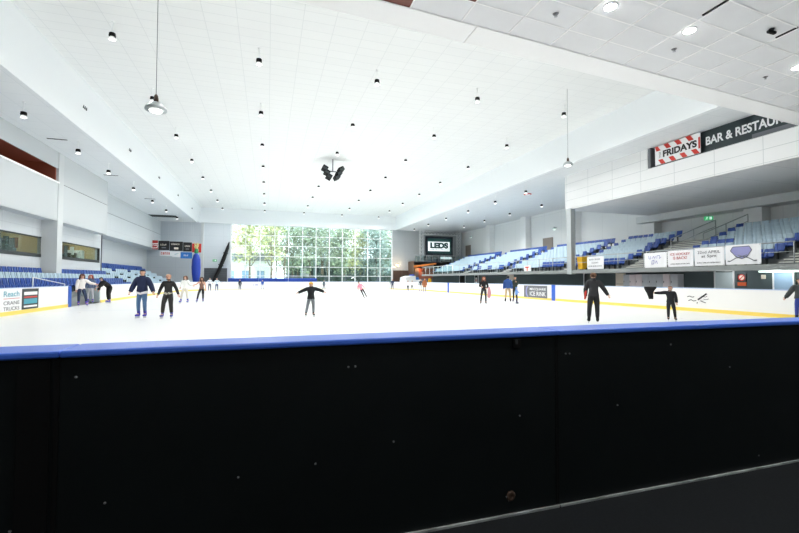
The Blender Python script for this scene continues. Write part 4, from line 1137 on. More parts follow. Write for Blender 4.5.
# ice resurfacer parked behind the corner boards
t = thing('ice_resurfacer', 'white and blue ice resurfacer parked behind the far corner boards', 'ice resurfacer', (20.6, 59.9, 0), 18)
f = MB(); f.bbox((-.1, 0, 1.05), (3.0, 1.6, .75), M['inkwhite'], .12); f.build('body', t)
f = MB(); f.prism([(-1.5, 1.4), (-1.5, 1.75), (-.6, 2.0), (.3, 2.0), (.3, 1.4)], 'Y', -.75, .75, M['inkwhite']); f.build('snow_tank', t)
f = MB(); f.bbox((.55, 0, 1.55), (.9, 1.3, .5), M['inkblue'], .08); f.bbox((.15, 0, 1.9), (.14, 1.1, .7), M['padblue'], .05); f.build('seat', t)
f = MB(); f.tube((1.1, 0, 1.4), (.85, 0, 1.95), .03, M['blackmatt']); f.build('steering_column', t)
f = MB(); f.bbox((1.55, 0, .45), (.7, 2.0, .5), M['padblue'], .06); f.build('conditioner', t)
for x in (-1., .7):
    for y in (-.8, .8):
        f = MB(); f.lathe([(.12, -.12), (.36, -.12), (.38, 0), (.36, .12), (.12, .12)], M['blackmatt'], n=18, mtx=Matrix.Rotation(PI/2, 4, 'X')); o = f.build('wheel', t); o.location = (x, y, .38)
for i, (x, m) in enumerate(((24.5, 'yellowbin'), (25.5, 'inkwhite'))):
    t = thing('drink_cooler', '%s upright bin behind the far boards by the black doorway' % ('yellow-green' if i == 0 else 'white'), 'bin', (x-.9, 59.9, 0), 0)
    f = MB(); f.lathe([(.22, 0), (.26, 1.4)], M[m], n=14); f.build('body', t)
    f = MB(); f.lathe([(.27, 1.4), (.2, 1.62)], M[m], n=14); f.build('lid', t)

# ================================================================== OUTSIDE
b = MB(); b.box((-60, YW+.3, -.6), (90, 160, -.3), M['ground']); struct('ground', b)
def leaf_cloud(c, r, n, m, rnd, size=.35):
    b = MB(); vs = []; fs = []
    for i in range(n):
        d = Vector((rnd.gauss(0, 1), rnd.gauss(0, 1), rnd.gauss(0, 1))).normalized()*(rnd.random()**.4)
        p = Vector((c[0]+d.x*r[0], c[1]+d.y*r[1], c[2]+d.z*r[2]))
        u = Vector((rnd.gauss(0, 1), rnd.gauss(0, 1), rnd.gauss(0, 1))).normalized(); v = u.orthogonal().normalized(); s = size*rnd.uniform(.5, 1.2)
        o = len(vs); vs += [p-u*s, p+v*s*.5, p+u*s, p-v*s*.5]; fs.append((o, o+1, o+2, o+3))
    b.add(vs, fs, m); return b
def tree(x, y, h, r, mname, lab, rnd, trunk=.2, low=.30):
    if x < 2: low = .46
    t = thing('tree', lab, 'tree', (x, y, -.3), 0, 'trees outside the great window')
    f = MB(); f.path([(0, 0, -.05), (rnd.uniform(-.2, .2), 0, h*.35), (rnd.uniform(-.4, .4), 0, h*.8)], [trunk, trunk*.8, trunk*.3], M['bark'], 8)
    for k in range(5):
        z = h*(.3+.1*k); a = rnd.uniform(0, 6.28)
        f.path([(0, 0, z), (math.cos(a)*r*.4, math.sin(a)*r*.4, z+h*.12), (math.cos(a)*r*.75, math.sin(a)*r*.75, z+h*.2)], [trunk*.45, trunk*.3, trunk*.1], M['bark'], 6)
    f.build('trunk', t)
    for k in range(7):
        a = rnd.uniform(0, 6.28); q = rnd.uniform(0, .6)*r
        cz = h*(low+.095*k+.04)
        leaf_cloud((math.cos(a)*q, math.sin(a)*q, cz), (r*rnd.uniform(.65, 1.0), r*.8, h*.15), 215, M[mname], rnd, .34).build('foliage', t)
    return t
rt = random.Random(11)
TREES = [(-3.2, 84, 13, 3.0, 'leafa'), (.6, 77, 12.5, 2.7, 'leafa'), (4.6, 84, 13, 2.6, 'leafb'), (7.4, 77, 14, 2.8, 'leafb'), (10.8, 88, 15, 3.0, 'leafc'),
         (12.6, 76, 11.5, 2.4, 'leafb'), (16.2, 82, 13, 2.8, 'leafa'), (19.6, 77, 12, 2.8, 'leafc'), (22.8, 84, 14, 3.2, 'leafb'), (26.5, 80, 12.5, 3., 'leafb'), (31.2, 87, 11, 3.2, 'leafc'),
         (-7., 104, 15, 3.6, 'leafa'), (2., 110, 17, 4., 'leafb'), (9., 106, 16, 3.8, 'leafc'), (16., 112, 17, 3.6, 'leafb'), (23.5, 106, 17, 4., 'leafc'), (31.8, 111, 16, 4., 'leafb')]
nm = {'leafa': 'yellow-green', 'leafb': 'mid green', 'leafc': 'blue-green'}
for i, (x, y, h, r, m) in enumerate(TREES):
    tree(x, y, h, r, m, '%s tree outside the great window, %s along from the pale building' % (nm[m], ordw(i+1)), rt)
for i, (x, h, d) in enumerate(((5.5, 2.2, 72), (8.5, 2.6, 73), (11.5, 2.9, 72), (14.5, 3.4, 73), (17.3, 3.1, 73.2), (20.6, 3.3, 72.), (24.4, 3., 73))):
    t = thing('bush', 'clipped dark green bush below the trees outside, %s from the pale building' % ordw(i+1), 'bush', (x, d, -.3), 0, 'bushes outside the great window')
    leaf_cloud((0, 0, h*.5), (1.45, .8, h*.55), 650, M['hedge'], rt, .22).build('foliage', t)
    f = MB(); f.path([(0, 0, -.05), (0, 0, h*.6)], [.1, .05], M['bark'], 6); f.build('stem', t)
t = thing('pale_building', 'pale low building with a grey flat roof outside the window', 'building', (-5.5, 88, -.3))
f = MB(); f.box((-6, 0, 0), (6.2, 6, 5.4), M['bwhite']); f.build('wall', t)
f = MB(); f.box((-6.4, -.6, 5.4), (6.8, 6.4, 6.9), M['broof']); f.build('roof', t)
for x in (-4.2, -1.4, 1.4, 4.2):
    f = MB(); f.box((x-.7, -.06, 1.4), (x+.7, 0, 3.4), M['broof']); w_ = f.build('window', t)
    g = MB(); g.box((x-.62, -.09, 1.48), (x+.62, -.06, 3.32), M['doorblue']); g.build('pane', w_)
t = thing('pavilion', 'long grey-green pavilion with open bays behind the trees outside', 'building', (19, 93.5, -.3))
f = MB(); f.box((-15.5, -.6, 4.9), (17, 5, 6.2), M['pavgreen']); f.build('roof', t)
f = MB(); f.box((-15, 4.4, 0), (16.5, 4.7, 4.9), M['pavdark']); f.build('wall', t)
for i in range(12):
    f = MB(); f.box((-15+2.8*i, -.3, 0), (-14.5+2.8*i, .1, 4.9), M['pavgreen']); f.build('column', t)
    if i % 3 == 1:
        f = MB(); f.box((-14.4+2.8*i, 4.3, .6), (-12.6+2.8*i, 4.38, 4.2), M['bwhite']); f.build('pale_panel', t)
for i, (x, y, h) in enumerate(((3.2, 80, 10), (5.9, 86, 11), (9.4, 79, 11), (11.7, 86, 12), (13.8, 80, 11), (15.1, 86, 12), (17.9, 80, 11), (21.2, 80, 12), (23.9, 78, 10))):
    t = thing('bare_trunk', 'slender pale tree trunk outside, %s from the pale building' % ordw(i+1), 'tree trunk', (x, y, -.3), 0, 'slender trunks outside the great window')
    f = MB(); f.path([(0, 0, -.05), (rt.uniform(-.3, .3), 0, h*.4), (rt.uniform(-.7, .7), 0, h)], [.16, .12, .05], M['bark'], 7)
    for k in range(4):
        z = h*(.4+.13*k); sg = rt.choice((-1, 1)); f.path([(0, 0, z), (sg*.6, .1, z+.9), (sg*1.1, .2, z+1.9)], [.06, .045, .015], M['bark'], 5)
    f.build('stem', t)
    leaf_cloud((0, 0, h*.95), (1.3, 1., 1.6), 120, M['leafb'], rt, .28).build('foliage', t)
b = MB(); b.box((3, 74.5, -.3), (24.2, 74.7, 1.9), M['inkgrey']); o = b.build('fence'); tag(o, 'low grey wall behind the bushes outside the window', 'garden wall')
# ================================================================== PEOPLE
def cloth(rgb): return mat('cloth %d %d %d' % rgb, rgb, .85)
def skinmat(rgb=(226, 176, 150)): return mat('skin %d' % sum(rgb), rgb, .55)
HAIRM = lambda rgb: mat('hair %d %d %d' % rgb, rgb, .6)

def person(lab, x, y, H, ang, top=(30, 30, 34), low=(40, 40, 44), hair=(50, 36, 28), skates=(60, 70, 170), cat='person',
           arms=None, legs=None, lean=0., side=0., tilt=0., sleeve='long', hem=.0, longhair=0., loose=.012, headwear=None, level=2,
           belt=None, undershirt=None, head_turn=0., group=None, yaw_head=0., skincol=(226, 176, 150), lowloose=.010, gloves=None, whole=(0, 0)):
    """arms/legs are given for the side at local -x first. arm: (upper direction, forearm direction); leg: (foot dx, foot dy, knee forward, lift)"""
    blade = .075
    s = (H-blade)/1.75
    t = thing('person', lab, cat, (x, y, 0), ang, group)
    arms = arms or [((-.28, .0, -1), (-.12, -.15, -1)), ((.28, 0, -1), (.12, -.15, -1))]
    legs = legs or [(-.13, 0, .03, 0), (.13, 0, .03, 0)]
    pel = Vector((0, 0, .95))
    rotU = Matrix.Rotation(R(side), 3, 'Y') @ Matrix.Rotation(R(lean), 3, 'X')
    def U(p): return pel + rotU @ (Vector(p)-pel)
    nodes = []; edges = []; info = []
    def N(p, r, tagname, par=None):
        nodes.append((Vector(p), r)); info.append(tagname)
        if par is not None: edges.append((par, len(nodes)-1))
        return len(nodes)-1
    i_p = N(pel, .135, 'pelvis')
    i_s = N(U((0, 0, 1.10)), .132, 'torso', i_p)
    i_c = N(U((0, .0, 1.29)), .152, 'torso', i_s)
    i_n = N(U((0, .01, 1.455)), .075, 'torso', i_c)
    hd = rotU if abs(lean) < 35 else Matrix.Rotation(R(lean*.55), 3, 'X')
    nb = U((0, .01, 1.455))
    def HD(p): return nb + hd @ (Vector(p)-Vector((0, .01, 1.455)))
    i_k = N(HD((0, .0, 1.525)), .056, 'neck', i_n)
    i_h = N(HD((0, -.012, 1.60)), .080, 'head', i_k)
    i_h2 = N(HD((0, -.004, 1.665)), .098, 'head', i_h)
    i_h3 = N(HD((0, .0, 1.725)), .062, 'head', i_h2)
    hands = []
    for sgn, (du, df) in zip((-1, 1), arms):
        sh = U((sgn*.165, .0, 1.405)); du = Vector(du).normalized(); df = Vector(df).normalized()
        el = sh+du*.285; wr = el+df*.25; pm = wr+df*.075
        i1 = N(sh, .076, 'uarm', i_c); i1b = N(sh+du*.14, .060, 'uarm', i1); i2 = N(el, .050, 'uarm', i1b); i2b = N(el+df*.1, .047, 'farm', i2); i3 = N(wr, .029, 'farm', i2b); i4 = N(pm, .036, 'hand', i3)
        hands.append((wr, pm, df, sgn))
    feet = []
    for sgn, (fx, fy, kf, lift) in zip((-1, 1), legs):
        hp = Vector((sgn*.088, 0, .90)); an = Vector((fx, fy, .09+lift))
        mid = (hp+an)/2; kn = mid+Vector((sgn*.01, -kf, .02))
        j1 = N(hp, .100, 'pelvis', i_p); j1b = N(hp.lerp(kn, .45), .087, 'leg', j1); j2 = N(kn, .063, 'leg', j1b); j2b = N(kn.lerp(an, .35), .060, 'leg', j2); j3 = N(an, .040, 'leg', j2b)
        j4 = N(an+Vector((sgn*.02, -.11, -.045)), .034, 'foot', j3)
        feet.append((an, kn, sgn))
    WR = Matrix.Rotation(R(whole[1]), 3, 'Y') @ Matrix.Rotation(R(whole[0]), 3, 'X')
    def L(v): return (WR @ (Vector(v)*s)) + Vector((0, 0, blade))
    bm = bmesh.new(); lay = bm.verts.layers.skin.verify()
    vs = []
    for i, (p, r) in enumerate(nodes):
        v = bm.verts.new(L(p)); v[lay].radius = (r*s, r*s); v[lay].use_root = (i == 0); vs.append(v)
    for a, c in edges: bm.edges.new((vs[a], vs[c]))
    me = bpy.data.meshes.new('tmp'); bm.to_mesh(me); bm.free()
    ob = bpy.data.objects.new('tmp', me); COL.objects.link(ob)
    m1 = ob.modifiers.new('s', 'SKIN'); m1.use_smooth_shade = True; m1.branch_smoothing = .6
    m2 = ob.modifiers.new('d', 'SUBSURF'); m2.levels = level; m2.render_levels = level
    bpy.context.view_layer.update()
    res = bpy.data.meshes.new_from_object(ob.evaluated_get(bpy.context.evaluated_depsgraph_get()))
    bpy.data.objects.remove(ob); bpy.data.meshes.remove(me)
    V = [v.co.copy() for v in res.vertices]; F = [tuple(p.vertices) for p in res.polygons]
    NR = [v.normal.copy() for v in res.vertices]
    bpy.data.meshes.remove(res)
    # which limb every face belongs to
    segs = [(L(nodes[a][0]), L(nodes[c][0]), info[c], (nodes[a][1]+nodes[c][1])/2*s) for a, c in edges]
    def part_of(p):
        best = None
        for (a, c, tg, r) in segs:
            d = c-a; q = max(0, min(1, (p-a).dot(d)/max(d.length_squared, 1e-9)))
            dd = (p-(a+d*q)).length-r
            if best is None or dd < best[0]: best = (dd, tg)
        return best[1]
    tags = [part_of(sum((V[i] for i in f), Vector())/len(f)) for f in F]
    hc = L(HD((0, 0, 1.65)))
    Hinv = (WR @ hd).transposed()
    # nose, brow and chin: pull the face's own skin
    for i, v in enumerate(V):
        q = Hinv @ (v-hc)/s
        if q.y < -.04 and abs(q.x) < .03 and -.05 < q.z < .02:
            V[i] = v + (WR @ hd @ Vector((0, -.022*(1-abs(q.x)/.03), -.004)))*s
        if q.y < -.03 and abs(q.x) < .045 and q.z < -.075:
            V[i] = v + (WR @ hd @ Vector((0, -.012, -.004)))*s
    b = MB(); b.add(V, F, skinmat(skincol), True)
    # hands: palm comes with the body, five fingers are grown on it
    for (wr, pm, df, sgn) in hands:
        side_v = df.cross(Vector((0, -1, 0)))
        if side_v.length < .1: side_v = Vector((0, 0, 1))
        side_v.normalize(); up = side_v.cross(df).normalized()
        for k, (o, ln_) in enumerate(((-.026, .065), (-.009, .078), (.009, .074), (.026, .058))):
            a = pm+side_v*o+df*.01; c = a+df*ln_*.55+up*.006; e = c+df*ln_*.4+up*(.022)
            b.path([L(a), L(c), L(e)], [.0095*s, .0085*s, .006*s], skinmat(skincol), 5)
        a = wr+df*.035+side_v*.028; c = a+side_v*.026+df*.022; e = c+df*.03+side_v*.004
        b.path([L(a), L(c), L(e)], [.011*s, .0095*s, .007*s], skinmat(skincol), 5)
        for k in (-1, 1): pass
    # ears
    for sgn in (-1, 1):
        c = HD((sgn*.093, .01, 1.645)); n0 = len(b.v); b.ell((0, 0, 0), (.012*s, .02*s, .032*s), skinmat(skincol), 6, 4)
        for i in range(n0, len(b.v)): b.v[i] = tuple(L(c)+Vector(b.v[i]))
    body = b.build('body', t)
    def shell(name, sel, off, m, parent=t):
        idx = {}; vs2 = []; fs = []
        for f, tg in zip(F, tags):
            c = sum((V[i] for i in f), Vector())/len(f)
            if not sel(tg, c): continue
            ff = []
            for i in f:
                if i not in idx: idx[i] = len(vs2); vs2.append(V[i]+NR[i]*off*s)
                ff.append(idx[i])
            fs.append(tuple(ff))
        if not fs: return None
        q = MB(); q.add(vs2, fs, m, True); return q.build(name, t, fix=False)
    zp = lambda c: ((WR.transposed() @ (c-Vector((0, 0, blade))))/s)
    up_tags = {'torso', 'uarm', 'farm'} if sleeve == 'long' else ({'torso', 'uarm'} if sleeve == 'short' else {'torso'})
    hemz = .90-hem
    shell('top' if loose < .025 else 'jacket', lambda tg, c: tg in up_tags or (tg in ('pelvis', 'leg') and zp(c).z > hemz), loose, cloth(top))
    shell('trousers', lambda tg, c: tg in ('pelvis', 'leg') and zp(c).z > .17 or (tg == 'torso' and zp(c).z < 1.0), lowloose, cloth(low))
    if undershirt: shell('shirt_hem', lambda tg, c: tg in ('pelvis', 'leg') and hemz-.05 < zp(c).z < hemz+.04, loose+.004, cloth(undershirt))
    if belt: shell('belt', lambda tg, c: .93 < zp(c).z < .985 and tg in ('pelvis', 'torso'), loose+.008, cloth(belt))
    if gloves: shell('gloves', lambda tg, c: tg == 'hand', .008, cloth(gloves))
    hq = lambda c: (Hinv @ (c-hc))/s
    if headwear != 'helmet':
        shell('hair', lambda tg, c: tg in ('head', 'neck') and (hq(c).z > .035 or (hq(c).y > .0 and hq(c).z > -.09)), .022, HAIRM(hair))
    else:
        shell('helmet', lambda tg, c: tg == 'head' and (hq(c).z > .0 or (hq(c).y > .0 and hq(c).z > -.07)), .036, HAIRM(hair))
    if headwear == 'cap':
        shell('cap', lambda tg, c: tg == 'head' and hq(c).z > .03, .02, cloth((15, 16, 21)))
    if longhair:
        q = MB(); T = lambda p: L(HD(p))
        for (ox, w_) in ((-.07, .05), (0, .07), (.07, .05)):
            q.path([T((ox*.6, .05, 1.74)), T((ox, .085, 1.66)), T((ox*1.25, .085, 1.55)), T((ox*1.3, .10, 1.55-longhair*.6)), T((ox*1.1, .11, 1.55-longhair))], [w_*.7*s, w_*s, w_*s, w_*.85*s, w_*.3*s], HAIRM(hair), 8)
        for sg in (-1, 1):
            q.path([T((sg*.06, -.02, 1.735)), T((sg*.098, -.02, 1.66)), T((sg*.1, -.01, 1.56)), T((sg*.12, -.05, 1.56-longhair*.8))], [.03*s, .032*s, .034*s, .015*s], HAIRM(hair), 8)
        q.build('long_hair', t)
    # face
    for sgn in (-1, 1):
        q = MB(); c = L(HD((sgn*.034, -.094, 1.662))); q.ell(c, (.013*s, .009*s, .009*s), M['inkblack'], 8, 5); q.build('eye', t)
    q = MB(); c = L(HD((0, -.089, 1.588))); q.ell(c, (.024*s, .012*s, .008*s), mat('lips', (176, 96, 92), .5), 8, 4); q.build('mouth', t)
    # skates: boot with a cuff, sole and steel blade
    for (an, kn, sgn) in feet:
        d = (kn-an).normalized()
        q = MB(); A = L(an)
        f0 = A+WR @ Vector((0, .03*s, -.055*s)); f1 = A+WR @ Vector((sgn*.012*s, -.07*s, -.05*s)); f2 = A+WR @ Vector((sgn*.022*s, -.15*s, -.055*s))
        q.path([f0+WR @ Vector((0, .03*s, 0)), f0, f1, f2, f2+WR @ Vector((0, -.025*s, -.005))], [.030*s, .045*s, .045*s, .038*s, .02*s], cloth(skates), 10)
        q.path([A+WR @ Vector((0, .015*s, -.05*s)), A+WR @ Vector((0, .012*s, 0)), A+(WR @ d)*.12*s], [.05*s, .053*s, .058*s], cloth(skates), 10)
        sk = q.build('skate', t)
        q = MB(); zt = min(v[2] for v in q.v) if q.v else 0
        y0 = f0+WR @ Vector((0, .045*s, -.035*s)); y1 = f2+WR @ Vector((0, -.03*s, -.028*s))
        base = min(y0.z, y1.z)
        tl = [y0, y1, Vector((y1.x, y1.y-.01, max(y1.z-blade, y1.z-.5))), Vector((y0.x, y0.y+.01, y0.z-blade))]
        vs3 = []
        for o in (-.003, .003):
            vs3 += [p+Vector((o, 0, 0)) for p in tl]
        q.add(vs3, [(0, 1, 2, 3), (7, 6, 5, 4), (0, 4, 5, 1), (1, 5, 6, 2), (2, 6, 7, 3), (3, 7, 4, 0)], M['steel']); q.build('blade', sk)
    # stand the lowest blade edge on the ice
    return t

PEOPLE = []
def P_(*a, **k): PEOPLE.append(person(*a, **k)); return PEOPLE[-1]
A_DOWN = [((-.35, 0, -1), (-.12, -.2, -1)), ((.35, 0, -1), (.12, -.2, -1))]
P_('man in a navy jacket and blue jeans skating with arms away from his sides', -4.56, 18.31, 1.84, -14, top=(34, 44, 78), low=(84, 118, 158), hair=(32, 28, 30), skates=(78, 70, 172), loose=.045, undershirt=(236, 236, 240), headwear='cap',
   arms=[((-.62, .0, -1), (-.42, -.1, -1)), ((.62, 0, -1), (.42, -.1, -1))], legs=[(-.12, 0, .04, 0), (.12, .0, .04, 0)], hem=.02)
P_('person in black long sleeves and belted black trousers beside the navy jacket', -3.57, 17.81, 1.68, -8, top=(40, 40, 40), low=(48, 48, 46), hair=(214, 176, 140), skates=(88, 92, 170), belt=(180, 176, 160), loose=.016, lowloose=.02,
   arms=[((-.5, 0, -1), (-.3, -.2, -1)), ((.55, 0, -1), (.4, -.1, -1))], legs=[(-.22, .02, .05, 0), (.14, 0, .05, 0)])
P_('woman in a white jacket and cream trousers with brown curly hair', -4.86, 28.89, 1.68, -16, top=(244, 244, 240), low=(226, 220, 206), hair=(104, 66, 46), skates=(72, 90, 190), longhair=.16, loose=.03,
   arms=[((-.3, -.1, -1), (.1, -.6, -.6)), ((.55, 0, -1), (.9, -.2, -.3))], legs=[(-.26, -.05, .06, 0), (.16, .05, .04, 0)])
P_('woman in a brown vest and black trousers with long dark hair, one arm out', -3.97, 29.22, 1.60, -5, top=(126, 92, 78), low=(36, 34, 38), hair=(74, 46, 36), skates=(80, 90, 160), longhair=.3, sleeve='none',
   arms=[((-.8, 0, -.7), (-1, -.2, -.25)), ((.3, 0, -1), (.1, -.2, -1))], legs=[(-.3, 0, .06, 0), (.1, .0, .03, 0)])
P_('small distant skater in a white top beside the grey roller door', -6.74, 56.2, 1.64, 10, top=(226, 226, 230), low=(80, 84, 96), hair=(60, 50, 44), level=1, arms=[((-.6, 0, -1), (-.5, 0, -.8)), ((.5, 0, -1), (.3, 0, -1))])
P_('small distant skater in a pale top and navy trousers holding arms out', -5.92, 56.0, 1.58, 0, top=(222, 232, 240), low=(60, 72, 110), hair=(70, 52, 44), level=1, arms=[((-.7, 0, -.8), (-.6, 0, -.6)), ((.8, 0, -.7), (.9, 0, -.3))])
P_('woman in a white top and dark jeans leaning at the open rink gate', -9.62, 26.95, 1.76, 30, top=(246, 240, 236), low=(52, 64, 92), hair=(84, 42, 32), skates=(98, 78, 180), longhair=.26, lean=18, loose=.03,
   arms=[((-.2, .1, -1), (-.1, -.2, -1)), ((.6, -.4, -.5), (.8, -.4, -.2))], legs=[(-.12, -.05, .04, 0), (.24, -.12, .08, 0)])
P_('red-haired person in grey standing in the rink gateway behind the skaters', -10.2, 29.9, 1.72, 5, top=(96, 110, 140), low=(200, 200, 206), hair=(168, 60, 44), skates=(90, 80, 180), longhair=.1, loose=.025)
P_('person in black bending forward with a hand on the boards', -9.3, 30.2, 1.78, -50, top=(30, 28, 30), low=(28, 27, 30), hair=(40, 34, 34), skates=(90, 96, 190), lean=50, loose=.045, lowloose=.045,
   arms=[((-.3, -.5, -1), (.1, -.2, -1)), ((.3, -.7, -.7), (.2, -.9, -.4))], legs=[(-.34, .1, .04, 0), (.3, -.12, .06, 0)])
P_('tiny dark-clothed skater against the blue pad nearest the black roll', -3.5, 60.0, 1.42, 0, top=(40, 44, 60), low=(44, 48, 60), hair=(60, 54, 50), level=1)
P_('tiny skater in a blue top against the middle of the blue pads', -.63, 59.6, 1.34, 0, top=(52, 88, 170), low=(200, 200, 206), hair=(60, 54, 60), level=1, legs=[(-.2, 0, .05, 0), (.2, 0, .05, 0)])
P_('child in a black jacket, grey trousers and yellow helmet with both arms spread', 1.65, 16.97, 1.38, 6, top=(34, 38, 42), low=(124, 130, 136), hair=(244, 190, 70), skates=(34, 34, 38), headwear='helmet', loose=.04, lowloose=.02, hem=.05,
   arms=[((-1, 0, -.42), (-1, -.1, -.42)), ((1, 0, -.28), (1, -.1, -.42))], legs=[(-.26, 0, .05, 0), (.14, 0, .03, 0)])
P_('tiny dark skater in mid stride beyond the child with the yellow helmet', 7.6, 59.8, 1.3, 20, top=(86, 100, 110), low=(60, 72, 86), hair=(90, 90, 96), level=1, legs=[(-.24, 0, .05, 0), (.24, 0, .05, 0)])
P_('girl in a pink top and black trousers leaning hard to one side', 7.22, 32.0, 1.40, 5, top=(250, 150, 170), low=(52, 40, 46), hair=(88, 60, 54), skates=(44, 38, 44), whole=(0, -24), arms=[((-.5, 0, -1), (-.4, 0, -1)), ((.4, 0, -1), (.3, 0, -1))], legs=[(-.06, 0, .03, 0), (.2, .03, .05, 0)])
P_('small skater in dark blue at the window end of the far white boards', 15.83, 53.63, 1.50, -10, top=(42, 54, 84), low=(70, 76, 90), hair=(40, 40, 44), level=1)
P_('child in a white top and black trousers beside the parked ice resurfacer', 16.39, 48.84, 1.34, -20, top=(238, 240, 242), low=(34, 34, 38), hair=(90, 96, 110), level=1, arms=[((-.8, 0, -.5), (-.8, 0, -.3)), ((.5, 0, -.9), (.8, 0, -.4))])
P_('child in white with legs apart, second from the ice resurfacer', 17.4, 50.2, 1.34, -20, top=(232, 236, 240), low=(40, 40, 44), hair=(100, 110, 124), level=1, legs=[(-.2, 0, .05, 0), (.2, 0, .05, 0)], arms=[((-.5, 0, -.8), (-.4, 0, -.8)), ((.9, 0, -.4), (.9, 0, -.1))])
P_('skater in a dark top and pale trousers beside the brown coat', 17.1, 46.3, 1.52, -20, top=(70, 72, 82), low=(190, 190, 192), hair=(44, 42, 44), level=1)
P_('skater in a long brown coat near the far boards', 17.0, 44.7, 1.60, -20, top=(158, 96, 60), low=(150, 150, 154), hair=(120, 80, 60), level=1, hem=.3, loose=.04)
w1 = P_('woman in a black top and dark trousers with auburn hair, hands held together', 12.35, 22.54, 1.66, -28, top=(34, 32, 34), low=(52, 54, 58), hair=(128, 66, 42), skates=(40, 40, 44), longhair=.2, loose=.02,
   arms=[((-.42, .0, -1), (.5, -.7, -.2)), ((.35, 0, -1), (-.3, -.7, -.5))], legs=[(-.2, 0, .04, 0), (.13, 0, .03, 0)])
P_('man in a blue jacket and khaki trousers seen from behind', 14.94, 24.07, 1.74, 150, top=(48, 84, 146), low=(190, 166, 128), hair=(26, 24, 26), skates=(44, 44, 48), loose=.04, legs=[(-.17, 0, .03, 0), (.17, 0, .03, 0)])
P_('adult in a dark green top standing behind the small child in blue', 15.95, 24.8, 1.70, -60, top=(56, 62, 56), low=(50, 54, 58), hair=(48, 44, 42), skates=(50, 60, 100), loose=.025, arms=[((-.2, -.4, -1), (.1, -.8, -.3)), ((.2, -.4, -1), (0, -.6, .7))])
P_('small child in a light blue top and dark trousers stepping with arms out', 14.5, 22.4, 1.04, 60, top=(112, 158, 226), low=(36, 36, 44), hair=(96, 150, 220), skates=(60, 70, 120), headwear='helmet', loose=.035, arms=[((-.7, -.3, -.6), (-.6, -.6, -.3)), ((.5, 0, -.8), (.4, 0, -.8))], legs=[(-.22, .05, .05, 0), (.24, -.05, .05, 0)])
P_('man in black with a red stripe under one arm, seen from behind', 10.67, 11.8, 1.75, 142, top=(46, 47, 50), low=(32, 33, 35), hair=(96, 66, 44), skates=(24, 24, 26), loose=.03, lowloose=.022,
   arms=[((-.68, 0, -1), (-.62, -.1, -1)), ((.34, 0, -1), (.0, -.5, -.9))], legs=[(-.12, 0, .02, 0), (.16, 0, .02, 0)])
boy = P_('boy in black stretching one arm out to a dark jacket', 13.86, 11.58, 1.28, -42, top=(36, 38, 42), low=(36, 36, 40), hair=(122, 84, 60), skates=(24, 24, 26), loose=.035, lowloose=.018,
   arms=[((-1, .1, -.12), (-1, .1, .0)), ((.3, .2, -1), (.1, -.2, -1))], legs=[(-.1, 0, .03, 0), (.2, -.05, .04, 0)])
P_('skater in dark grey jacket and blue jeans at the frame edge, gloved arm out', 18.1, 10.05, 1.56, -60, top=(70, 74, 76), low=(56, 74, 160), hair=(46, 40, 38), skates=(30, 30, 34), loose=.045, gloves=(30, 26, 26), side=0,
   arms=[((-.62, .0, -1), (-.62, -.1, -1)), ((.4, 0, -1), (.2, -.2, -1))])

# settle every skater so the lowest blade touches the ice
bpy.context.view_layer.update()
for t in PEOPLE:
    zmin = min((o.matrix_world @ v.co).z for sk in t.children for o in [sk, *sk.children] if o.type == 'MESH' for v in o.data.vertices)
    t.location.z -= zmin-.001
# things people carry
def local_pt(t, p):
    return t.matrix_world @ Vector(p)
bpy.context.view_layer.update()
def hand_of(t, sgn):
    b = [c for c in t.children if c.name.startswith('body')][0]
    vs = [v.co for v in b.data.vertices]
    q = min(vs, key=lambda v: v.x) if sgn < 0 else max(vs, key=lambda v: v.x)
    return t.matrix_world @ q
h = hand_of(boy, -1)
b = MB(); rr = random.Random(5)
vs = []; fs = []
lev = [(-.36, .05), (-.22, .07), (-.08, .09), (.06, .14), (.2, .20), (.27, .20)]
n = 14
for (z, r) in lev:
    for k in range(n):
        a = 2*PI*k/n; f_ = 1+.18*math.sin(3*a+z*6)
        sh = (z+.36)*.10
        vs.append((h.x-.06-sh*.6+math.cos(a)*r*f_*.85, h.y-.03-math.cos(a)*r*f_*.45+math.sin(a)*.07*f_, h.z+z*.72+.04))
for i in range(len(lev)-1):
    for k in range(n): fs.append((i*n+k, i*n+(k+1) % n, (i+1)*n+(k+1) % n, (i+1)*n+k))
fs += [tuple(reversed(range(n))), tuple((len(lev)-1)*n+k for k in range(n))]
b.add(vs, fs, M['blackfabric'], True)
tag(b.build('jacket'), 'dark jacket bunched in the outstretched hand of the boy in black', 'jacket')
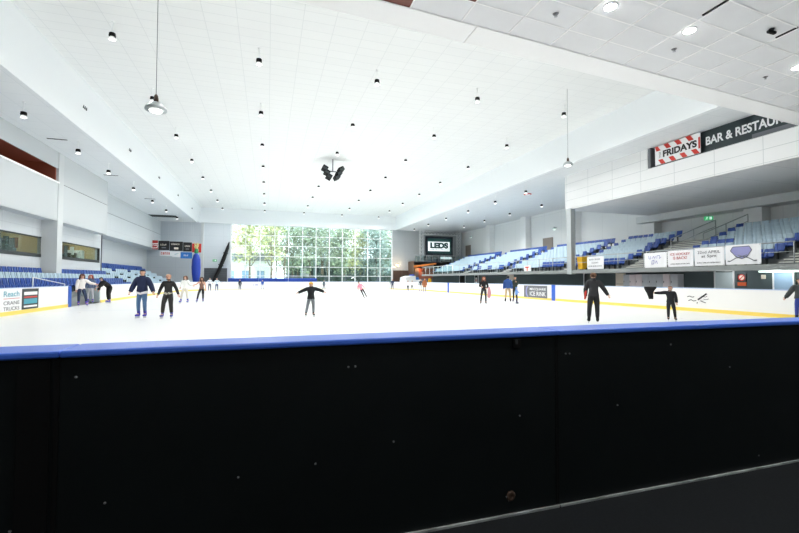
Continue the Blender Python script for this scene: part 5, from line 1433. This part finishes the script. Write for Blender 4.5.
c = w1.matrix_world @ Vector((.29, .03, .72))
b = MB(); b.path([c+Vector((0, 0, .34)), c+Vector((.02, 0, .22)), c+Vector((.04, .0, -.05)), c+Vector((.0, 0, -.32))], [.05, .09, .13, .10], cloth((216, 152, 160)), 10, True, .6)
tag(b.build('pink_coat'), 'pale pink coat hanging from the arm of the woman with auburn hair', 'coat')
# red stripe of the man in black
man = [p for p in PEOPLE if 'red stripe' in p['label']][0]
f = MB(); f.path([(.235, .03, 1.15), (.262, .03, 1.0), (.275, .0, .82)], [.03, .035, .03], M['red'], 8); f.build('red_stripe', man)

# ================================================================== DAYLIGHT, CAMERA
w = bpy.data.worlds.new('sky'); SC.world = w; w.use_nodes = True
bg = w.node_tree.nodes['Background']; bg.inputs[0].default_value = (.86, .93, 1., 1); bg.inputs[1].default_value = 2.0
sun = bpy.data.lights.new('sun', 'SUN'); sun.energy = 2.6; sun.angle = .03; sun.color = (1, .96, .88)
so = bpy.data.objects.new('sun', sun); COL.objects.link(so); so.rotation_euler = (R(48), R(-12), R(20))

cam = bpy.data.cameras.new('camera'); co = bpy.data.objects.new('camera', cam); COL.objects.link(co)
cam.sensor_width = 36; cam.lens = 36*421/799; cam.clip_start = .05; cam.clip_end = 500
co.location = (0, 0, 1.5)
pitch = math.atan(12.7/421)
co.rotation_mode = 'QUATERNION'
rot = Matrix.Rotation(R(-17.4), 3, 'Z') @ Matrix.Rotation(PI/2+pitch, 3, 'X') @ Matrix.Rotation(R(.12), 3, 'Z')
co.rotation_quaternion = rot.to_quaternion()
SC.camera = co
vs_ = SC.view_settings
vs_.view_transform = 'Standard'; vs_.look = 'None'; vs_.exposure = 1.42; vs_.gamma = 1; vs_.use_curve_mapping = False
SC.display_settings.display_device = 'sRGB'
SC.cycles.use_denoising = True
SC.cycles.max_bounces = 10; SC.cycles.diffuse_bounces = 7; SC.cycles.transparent_max_bounces = 16
SC.cycles.sample_clamp_indirect = 6
SC.cycles.caustics_reflective = False; SC.cycles.caustics_refractive = False
